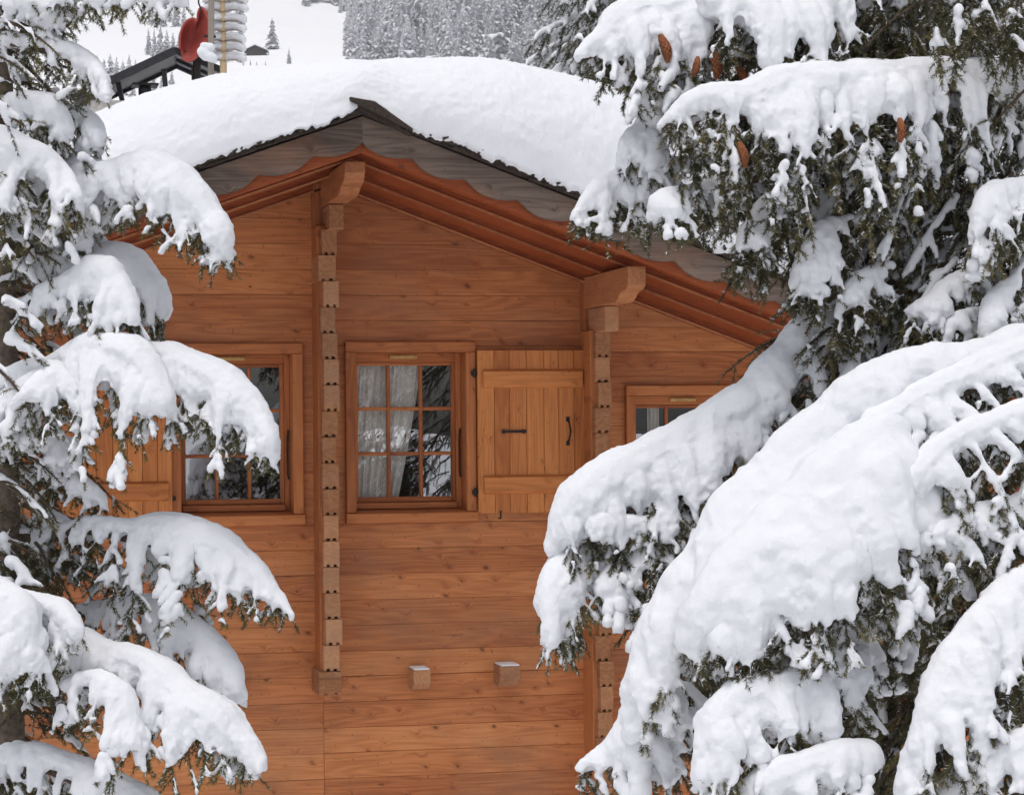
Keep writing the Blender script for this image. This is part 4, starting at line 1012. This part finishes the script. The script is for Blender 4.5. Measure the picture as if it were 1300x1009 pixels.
# dark depth of the crown nearer the trunk
filler(rtree, None, 200, ((1020, 1500), (-80, 1040)), 8.0, 0.3, 0.42, D, 0.06, inc=(-0.8, 0.0), dirx=-1, dens=0.6, lat=1.4)
filler(rtree, None, 60, ((960, 1150), (480, 1040)), 7.8, 0.15, 0.3, D, 0.05, inc=(-0.8, 0.0), dirx=-1, dens=0.6, lat=1.4)
filler(rtree, None, 110, ((900, 1420), (560, 1040)), 7.55, 0.2, 0.36, D, 0.08, inc=(-0.8, 0.0), dirx=-1, dens=0.7, lat=1.5)
filler(rtree, None, 26, ((960, 1080), (470, 560)), 7.5, 0.1, 0.22, D, 0.05, inc=(-0.6, 0.0), dirx=-1, dens=0.8, lat=1.5)

filler(ltree, None, 34, ((-45, 15), (-40, 1000)), 7.75, 0.06, 0.22, M_NEEDD, 0.6, inc=(-0.5, 0.2), dirx=1, r_s=0.019)
# ---------------------------------------------------------------- chimney hood, aerial and red dish on the back of the roof
DC = 18.0
roof = [o for o in chalet.children if o.name.startswith('roof_deck')][0]
def slab(mb, pts, th, r=None):
    """flat panel from 4 corner points, thickened downwards along its normal"""
    P = np.array(pts); nrm = np.cross(P[1]-P[0], P[2]-P[0]); nrm /= np.linalg.norm(nrm)
    if nrm[2] < 0: nrm = -nrm
    V = list(P)+list(P-nrm*th); mb.add(V, [[0, 1, 2, 3], [7, 6, 5, 4], [0, 4, 5, 1], [1, 5, 6, 2], [2, 6, 7, 3], [3, 7, 4, 0]], r)
ch = bpy.data.objects.new('chimney', None); COL.objects.link(ch); ch.parent = chalet; ch.location = Vector(W(190, 250, DC)-BASE)
apx = W(223, 60, DC); le = W(92, 122, DC-0.1); re = W(286, 88, DC+0.15)
bk = FWD*0.62+_R0*(-0.10)+np.array([0, 0, -0.02]); bk2 = FWD*0.75+_R0*(-0.10)
mb = MB(); slab(mb, [apx, apx+bk2, le+bk2, le], 0.022); mb.build('hood_roof', M_DARKM, ch)
mb = MB(); slab(mb, [apx, apx+bk2, re+bk2, re], 0.02); mb.build('hood_roof', M_GREYM, ch)
mb = MB()   # verge flashings and inner rafters
def beam(mb, a, b_, w, h):
    a = np.array(a); b_ = np.array(b_); d = b_-a; d /= np.linalg.norm(d); up_ = np.array([0, 0, 1.0]); s_ = np.cross(d, up_); s_ /= np.linalg.norm(s_); u_ = np.cross(s_, d)
    V = [p+s_*w*i/2+u_*h*j/2 for p in (a, b_) for i, j in ((-1, -1), (1, -1), (1, 1), (-1, 1))]
    mb.add(V, [[0, 1, 2, 3], [7, 6, 5, 4], [0, 4, 5, 1], [1, 5, 6, 2], [2, 6, 7, 3], [3, 7, 4, 0]])
dn = np.array([0, 0, -0.03]); fw = -FWD*0.015
beam(mb, apx+dn+fw, le+dn*0.8+fw, 0.03, 0.06); mb.build('hood_verge', M_DARKM, ch); mb = MB(); beam(mb, apx+dn+fw, re+dn*0.8+fw, 0.03, 0.05)
mb.build('hood_verge', M_DARKM, ch); mb = MB(); beam(mb, apx+dn+bk2*0.98, re+dn+bk2*0.98, 0.03, 0.04); beam(mb, apx+dn+bk2*0.55, re+dn+bk2*0.55, 0.02, 0.035)
mb.build('hood_rafter', M_DARKM, ch)
mb = MB(); beam(mb, apx+dn+bk2*0.98, le+dn+bk2*0.98, 0.03, 0.04); mb.build('hood_rafter', M_DARKM, ch)
for (a, b_) in (((128, 104), (140, 150)), ((148, 96), (160, 150)), ((208, 88), (214, 150)), ((246, 88), (248, 150))):
    mb = MB(); beam(mb, W(*a, DC+.1), W(*b_, DC+.1), 0.035, 0.035); mb.build('leg', M_DARKM, ch)
p0 = W(180, 135, DC+0.3)
mb = MB(); mb.box(p0[0]-0.42, p0[0]+0.40, p0[1]-0.3, p0[1]+0.35, p0[2]-1.6, p0[2], c=0.01); mb.build('chimney_stack', M_STONE, ch)
mb = MB(); c0 = W(184, 110, DC+.2); mb.tube([c0+DOWN*0.3, c0+DOWN*0.02, c0], [0.05, 0.05, 0.04], 14); mb.box(c0[0]-0.10, c0[0]+0.10, c0[1]-0.1, c0[1]+0.1, c0[2], c0[2]+0.015, c=0.004); mb.build('flue', M_DARKM, ch)

mast = empty('aerial_mast', W(283, 200, DC), 'pale wooden aerial mast with curved wire ribs packed with snow behind the roof', 'aerial')
mb = MB(); mb.tube([W(284, 200, DC), W(283.5, 60, DC), W(280, -60, DC)], [0.030, 0.026, 0.022], 10); mb.build('pole', M_PALEW, mast)
for i in range(13):
    y = 78-i*12.5
    for s_ in (1, -1):
        m_ = 9; P = []
        ln = (24 if s_ > 0 else 16) if i < 5 else (26 if s_ > 0 else 22)
        for k in range(m_):
            u = k/(m_-1); P.append(W(283+s_*ln*u, y-5*math.sin(u*math.pi*0.6)*(1 if i % 2 else .8)+5*u*u, DC-0.02-0.10*u))
        mb = MB(); mb.tube(P, [0.0055]*m_, 5); mb.build('rib', M_GREYW, mast)
        sn = Snow(); Q = np.array(P)+FWD*0.06+np.array([0, 0, 0.034]); sn.tube(Q, np.array([0.039+0.004*math.sin(k*2+i) for k in range(m_)]), 8); sn.build('snow', mast, 0.012, 0.4)
gp_ = empty('wooden_post', W(266, 200, DC-.3), 'slim weathered grey wooden post beside the red dish', 'post')
mb = MB(); a = W(266.5, 210, DC-.3); b_ = W(269, -60, DC-.3); beam(mb, a, b_, 0.042, 0.04); mb.build('post', M_GREYW, gp_)
mb = MB(); mb.tube([W(253, -20, DC-.3), W(252, 4, DC-.3), W(256, 14, DC-.3)], 0.006, 6); mb.tube([W(259, 46, DC-.3), W(274, 47, DC-.3)], 0.010, 6); mb.build('bracket', M_IRON, gp_)
rd = empty('red_dish', W(248, 120, DC), 'faded red curved dish with two rounded lobes behind the chimney hood', 'dish')
out = catmull([(228, 62), (229, 45), (233, 33), (239, 26), (246, 24), (250, 27), (252, 15), (256, 10), (261, 15), (265, 28), (266, 44), (262, 58), (250, 72), (240, 78), (231, 74)], 60)
cx_, cy_ = 247, 45; nrg = 8; V = []; F = []
for side_ in (0, 1):
    for r_ in range(nrg+1):
        f = r_/nrg
        for (x, y) in out:
            xx = cx_+(x-cx_)*f; yy = cy_+(y-cy_)*f; bulge = 0.13*(1-f*f)+0.05*math.cos((xx-228)/40*3)
            V.append(W(xx, yy, DC-0.1+bulge+side_*0.022))
n_ = len(out)
for side_ in (0, 1):
    o_ = side_*(nrg+1)*n_
    for r_ in range(nrg):
        for j in range(n_): F.append([o_+r_*n_+j, o_+r_*n_+(j+1) % n_, o_+(r_+1)*n_+(j+1) % n_, o_+(r_+1)*n_+j])
e0 = nrg*n_; e1 = (nrg+1)*n_+nrg*n_
for j in range(n_): F.append([e0+j, e0+(j+1) % n_, e1+(j+1) % n_, e1+j])
mesh_np('dish_shell', V, F, M_RED, rd, smooth=True)
mb = MB(); rim = [W(x, y, DC-0.105+0.05*math.cos((x-228)/40*3)) for x, y in out]; mb.tube(rim, 0.010, 6); mb.build('rim', M_RED, rd)
mb = MB(); mb.tube([W(250, 60, DC+.05), W(250, 210, DC+.05)], 0.03, 8); mb.build('stand', M_IRON, rd)
sn = Snow(); sn.tube([W(258, 58, DC-.35), W(268, 60, DC-.35)], [0.03, 0.035], 9); sn.tube([W(256, 66, DC-.35), W(270, 74, DC-.35)], [0.04, 0.04], 9)
sn.build('snow_lump', rd, 0.010, 0.6, 6)

# ---------------------------------------------------------------- far trees
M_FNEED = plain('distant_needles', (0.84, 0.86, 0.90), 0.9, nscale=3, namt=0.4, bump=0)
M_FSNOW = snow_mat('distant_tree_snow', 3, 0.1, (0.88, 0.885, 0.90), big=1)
def far_template(seed, levels=19, per=9, wid=0.17, snowy=0.75):
    r = np.random.RandomState(seed); V = []; F = []; M_ = []
    def tri(a, b_, c, m_): o = len(V); V.extend([a, b_, c]); F.append((o, o+1, o+2)); M_.append(m_)
    for k in range(8):   # trunk
        a0 = k*math.pi/4; a1 = a0+math.pi/4; tri((0.012*math.cos(a0), 0.012*math.sin(a0), 0), (0.012*math.cos(a1), 0.012*math.sin(a1), 0), (0, 0, 0.96), 0)
    for i in range(levels):
        t = i/(levels-1); z = 0.06+0.90*t**0.95+r.normal()*0.012; rr = (wid*(1-t)**0.85+0.012)*r.uniform(0.75, 1.2)
        for j in range(per):
            a = j*2*math.pi/per+r.rand()*0.7; l_ = rr*r.uniform(0.5, 1.3); w_ = l_*r.uniform(0.28, 0.42)
            d = np.array([math.cos(a), math.sin(a), 0]); s_ = np.array([-math.sin(a), math.cos(a), 0]); zb = z+r.normal()*0.02
            b0 = np.array([0, 0, zb+0.015]); mid = d*l_*0.6+np.array([0, 0, zb-l_*0.12]); tip = d*l_+np.array([0, 0, zb-l_*0.55])
            dn_ = np.array([0, 0, -0.022])
            for sg in (1, -1):
                tri(b0, mid+s_*sg*w_, tip, 0); tri(mid+s_*sg*w_+dn_*0.3, mid+s_*sg*w_*0.4+dn_*r.uniform(1, 2), tip+dn_*0.3, 0)
                tri(mid+s_*sg*w_, mid+s_*sg*w_*0.9+dn_*1.8, mid*0.6+b0*0.4+dn_*0.5, 0)
            if r.rand() < snowy:
                up_ = np.array([0, 0, 0.008]); k_ = r.uniform(0.55, 0.95)
                for sg in (1, -1):
                    tri(b0+up_, mid+s_*sg*w_*k_+up_, (tip+mid)*0.5+up_*1.2+d*0.01*k_, 1)
                tri(mid+s_*w_*k_+up_, mid-s_*w_*k_+up_, tip*0.85+mid*0.15+up_, 1)
    return np.array(V), np.array(F), np.array(M_)
TPL = [far_template(s_, wid=0.15+0.02*(s_ % 3), snowy=(0.85, 0.7, 0.95, 0.8)[s_ % 4]) for s_ in range(6)]
def hgt(x, y): return float(ground_h(np.array([x]), np.array([y]))[0])
def gpos(px, s_):
    x = (px-650)/F_PX*s_; p = CAM+FWD*s_+_R0*x; return p[0], p[1], hgt(p[0], p[1])
def basepx(z, s_): return HORIZON-F_PX*z/s_
Vf = []; Ff = []; Mf = []; off = 0; cnt = 0
for _ in range(9000):
    px = rnd.uniform(150, 1500); s_ = rnd.uniform(480, 1080)
    x, y, z = gpos(px, s_); by = basepx(z, s_)
    if px < 445:
        if by > np.interp(px, [150, 240, 330, 385, 445], [-26, -16, -10, 8, 34]): continue
    if by > 104 or by < -32: continue
    if px > 900 and rnd.random() < 0.7: continue
    if rnd.random() < 0.30: continue
    h_ = rnd.choice((1, 1, 1.25, 0.7))*rnd.uniform(8, 14)*(0.85 if px < 460 else 1); tv, tf, tm = TPL[rnd.randrange(6)]
    c_, sn_ = math.cos(rnd.random()*6.28), math.sin(rnd.random()*6.28); nn = math.hypot(c_, sn_); c_ /= nn; sn_ /= nn
    vv = tv*h_; wsc = rnd.uniform(0.85, 1.3); vv = np.stack([(vv[:, 0]*c_-vv[:, 1]*sn_)*wsc+x, (vv[:, 0]*sn_+vv[:, 1]*c_)*wsc+y, vv[:, 2]+z-0.2], 1)
    Vf.append(vv); Ff.append(tf+off); Mf.append(tm); off += len(vv); cnt += 1
    if cnt > 2600: break
print('forest trees', cnt)
fo = mesh_np('mountain_forest', np.concatenate(Vf), np.concatenate(Ff), [M_FNEED, M_FSNOW], mi=np.concatenate(Mf)); props(fo, 'grey-white conifer forest covering the mountain slope under snow', 'forest', kind='stuff')
tmesh = []
for k, (tv, tf, tm) in enumerate(TPL):
    o = mesh_np('snowy_conifer', tv, tf, [M_FNEED, M_FSNOW], mi=tm); tmesh.append(o.data); bpy.data.objects.remove(o)
def far_tree(px, py, hpx, s_, label, group=None, tpl=None, w=1.0, name='snowy_conifer'):
    # stand it on the ground where the ground is seen at that row
    best = min(np.arange(120, 1000, 4.0), key=lambda q_: abs(basepx(gpos(px, q_)[2], q_)-py)) if s_ is None else s_
    x, y, z = gpos(px, best)
    o = bpy.data.objects.new(name, tmesh[rnd.randrange(6) if tpl is None else tpl]); COL.objects.link(o); o.location = (x, y, z-0.1)
    h_ = hpx*best/F_PX; o.scale = (h_*w, h_*w, h_); o.rotation_euler = (0, 0, rnd.random()*6.28); props(o, label, 'tree', group); return best
G1 = 'conifers standing in groups on the snowy meadow'
far_tree(350, 60, 40, None, 'lone bushy conifer standing beside the small dark hut on the meadow', tpl=1, w=1.5)
far_tree(309, 30, 44, None, 'grey conifer at the top of the meadow above the small hut', tpl=0, w=1.3)
far_tree(371, 79, 22, None, 'small bare sapling below the lone conifer on the meadow', tpl=2, w=0.9)
for i, x in enumerate((313, 322, 330, 341)):
    far_tree(x, 80+i*0.3, (10, 8, 6, 7)[i], None, ('leftmost', 'second', 'third', 'rightmost')[i]+' tiny sapling in the row just below the small dark hut', 'saplings below the hut', tpl=i)
ORD = ['leftmost', 'second', 'third', 'fourth', 'fifth', 'sixth', 'seventh', 'eighth', 'ninth']
def row(pts, where, group, w):
    pts = sorted(pts)
    for i, (x, y, h_) in enumerate(pts):
        o = 'rightmost' if i == len(pts)-1 else ORD[i]+(' from the left' if i else '')
        far_tree(x, y, h_, None, o+' snowy conifer '+where, group, w=w)
gA = 'conifer clumps left of the red dish'; gB = 'conifer clump beneath the chimney hood'; gC = 'conifers glimpsed through the left spruce'
row(((193, 66, 34), (200, 68, 36), (208, 66, 40), (216, 68, 36), (224, 70, 32), (232, 66, 30)), 'in the clump left of the red dish', gA, 1.1)
row(((204, 76, 30), (220, 78, 28)), 'low in front of the dish clump', gA, 1.1)
row(((196, 30, 34), (204, 31, 38), (212, 30, 34), (220, 30, 30), (228, 31, 34), (238, 31, 28)), 'in the upper clump beneath the top left bough', gA, 1.1)
row(((128, 100, 34), (136, 104, 36), (144, 104, 42), (152, 106, 40), (160, 108, 36), (168, 106, 42), (176, 106, 36), (184, 108, 30)), 'in the back row rising above the dark chimney hood', gB, 1.15)
row(((134, 114, 30), (148, 116, 30), (160, 118, 30), (172, 120, 30), (186, 116, 28), (198, 112, 28), (210, 112, 28), (222, 110, 26)), 'in the row seen under the dark chimney hood', gB, 1.15)
row(((86, 130, 30), (98, 126, 34), (110, 122, 30), (122, 124, 30)), 'between the left spruce and the chimney hood', gB, 1.15)
row(((16, 60, 40), (24, 62, 36), (32, 60, 38), (44, 62, 30), (60, 60, 34), (70, 64, 30), (92, 96, 26)), 'glimpsed through the boughs of the young left spruce', gC, 1.1)
# small hut
hx = min(np.arange(120, 1000, 2.0), key=lambda q_: abs(basepx(gpos(329, q_)[2], q_)-68)); x, y, z = gpos(329, hx)
sc = hx/F_PX; hut = empty('wooden_hut', (x, y, z-0.3), 'tiny dark wooden hut with snowy roof far off on the white meadow', 'hut')
R3 = _R0; F3 = FWD
def HP(a, d, h_): return np.array([x, y, z])+R3*a*sc+F3*d*sc+np.array([0, 0, h_*sc])
def hexa(mb, a0, a1, d0, d1, h0, h1): mb.add([HP(a, d, h_) for a in (a0, a1) for d in (d0, d1) for h_ in (h0, h1)], [(0,1,3,2),(4,6,7,5),(0,4,5,1),(2,3,7,6),(0,2,6,4),(1,5,7,3)])
mb = MB(); mb.add([HP(a, d, h_) for d in (0, 16) for a, h_ in ((-12, -2), (12, -2), (12, 6), (-1, 11), (-12, 6))], [[0, 1, 2, 3, 4], [9, 8, 7, 6, 5], [0, 5, 6, 1], [1, 6, 7, 2], [2, 7, 8, 3], [3, 8, 9, 4], [4, 9, 5, 0]]); mb.build('wall', M_DARKW, hut)
mb = MB()
for (a0, h0, a1, h1) in ((-16, 5.2, -1, 12), (-1, 12, 15, 5.2)):
    mb.add([HP(a0, -3, h0), HP(a1, -3, h1), HP(a1, 19, h1), HP(a0, 19, h0), HP(a0, -3, h0+1), HP(a1, -3, h1+1), HP(a1, 19, h1+1), HP(a0, 19, h0+1)], [(0,1,2,3),(4,7,6,5),(0,4,5,1),(1,5,6,2),(2,6,7,3),(3,7,4,0)])
rf = mb.build('roof', M_DARKW, hut)
mb = MB()
for (a0, h0, a1, h1) in ((-15.6, 6.3, -1, 13.1), (-1, 13.1, 14.6, 6.3)):
    mb.add([HP(a0, -2, h0), HP(a1, -2, h1), HP(a1, 18, h1), HP(a0, 18, h0), HP(a0*.97, -1.5, h0+1.6), HP(a1, -1.5, h1+2), HP(a1, 18, h1+2), HP(a0*.97, 18, h0+1.6)], [(0,1,2,3),(4,7,6,5),(0,4,5,1),(1,5,6,2),(2,6,7,3),(3,7,4,0)])
mb.build('snow_cover', M_FSNOW, rf)
mb = MB(); hexa(mb, -3, 2, -0.4, 0.1, 0, 5); mb.build('door', M_DARKM, hut)

# ---------------------------------------------------------------- dark spruce behind the right roof slope
def mid_spruce(px, s_, height, zlo, rad0, label, seed, dens=1.0):
    p = CAM+FWD*s_+_R0*((px-650)/F_PX*s_); zg = hgt(p[0], p[1]); base = np.array([p[0], p[1], zg-0.05])
    t_ = empty('spruce_tree', base, label, 'tree')
    zt = zg+height; n = 24; z = np.linspace(zg-0.1, zt, n); V, F = tube_arr([np.array([p[0], p[1], q_]) for q_ in z], np.linspace(0.22, 0.02, n), 9); mesh_np('trunk', V, F, M_BARK, t_, smooth=True)
    nd = Needles(); sn = Snow(); z_ = zlo; r = np.random.RandomState(seed)
    while z_ < zt-0.1:
        f = (zt-z_)/(zt-zlo); rr = rad0*f**0.85
        for j in range(int(8*dens)+1):
            a = r.rand()*2*math.pi; l_ = rr*r.uniform(0.7, 1.12)+0.08; d = np.array([math.cos(a), math.sin(a), 0]); s2 = np.array([-math.sin(a), math.cos(a), 0])
            u = np.linspace(0, 1, 8); path = np.array([p[0], p[1], z_+r.normal()*0.08])+d*(u*l_)[:, None]+DOWN*((u**1.6)*l_*0.42)[:, None]
            nd.twig(path[1:], 0.05, step=0.03, per=5, w=0.011, rr=0.3)
            for q_ in range(int(l_/0.055)):
                b0 = r.uniform(0.15, 1); p0 = path[int(b0*7)]; sg = 1 if q_ % 2 else -1; l2 = l_*0.34*(1.15-b0*0.8)+0.06
                d2 = s2*sg*0.9+d*0.55+DOWN*r.uniform(0.4, 1.0); d2 /= np.linalg.norm(d2); pp = p0+d2*(np.linspace(0, 1, 5)*l2)[:, None]+DOWN*(np.linspace(0, 1, 5)**2*l2*0.4)[:, None]
                nd.twig(pp, 0.045, step=0.022, per=5, w=0.010, rr=r.uniform(0, .5))
                if r.rand() < 0.6: sn.tube(pp[:3]+np.array([0, 0, 0.03]), [0.045, 0.04, 0.024], 5)
            if r.rand() < 0.8: sn.tube(path[1:7]+np.array([0, 0, 0.05]), np.array([0.05, 0.07, 0.075, 0.07, 0.055, 0.035])*r.uniform(0.7, 1.3), 6)
        z_ += 0.26
    Vn, Fn, Rn_ = nd.arrays(); cr = mesh_np('crown', Vn, Fn, M_NEEDD, t_, rn=Rn_)
    sn.build('snow_load', cr, 0.03, 1.5, 1)
mid_spruce(800, 34, 13.5, 3.4, 2.1, 'dark snow-flecked spruce standing behind the right slope of the roof', 5)
mid_spruce(1120, 42, 15, 3.5, 2.6, 'tall dark spruce standing behind the large right-hand spruce', 6)

# ---------------------------------------------------------------- mountain air
HZ, hn, hb = newmat('mountain_air'); hn.nodes.remove(hb)
pv = hn.nodes.new('ShaderNodeVolumePrincipled'); pv.inputs['Color'].default_value = (0.93, 0.95, 1.0, 1); pv.inputs['Density'].default_value = 0.00040; pv.inputs['Anisotropy'].default_value = 0.0
hn.links.new(pv.outputs[0], [n for n in hn.nodes if n.type == 'OUTPUT_MATERIAL'][0].inputs['Volume'])
hx_ = GV.min(0); hy_ = GV.max(0); mb = MB(); mb.box(hx_[0]-5, hy_[0]+5, hx_[1]-5, hy_[1]+5, hx_[2]-1, hy_[2]+22); hz = mb.build('haze', HZ); props(hz, 'pale winter air softening the far slope', 'haze', kind='stuff')
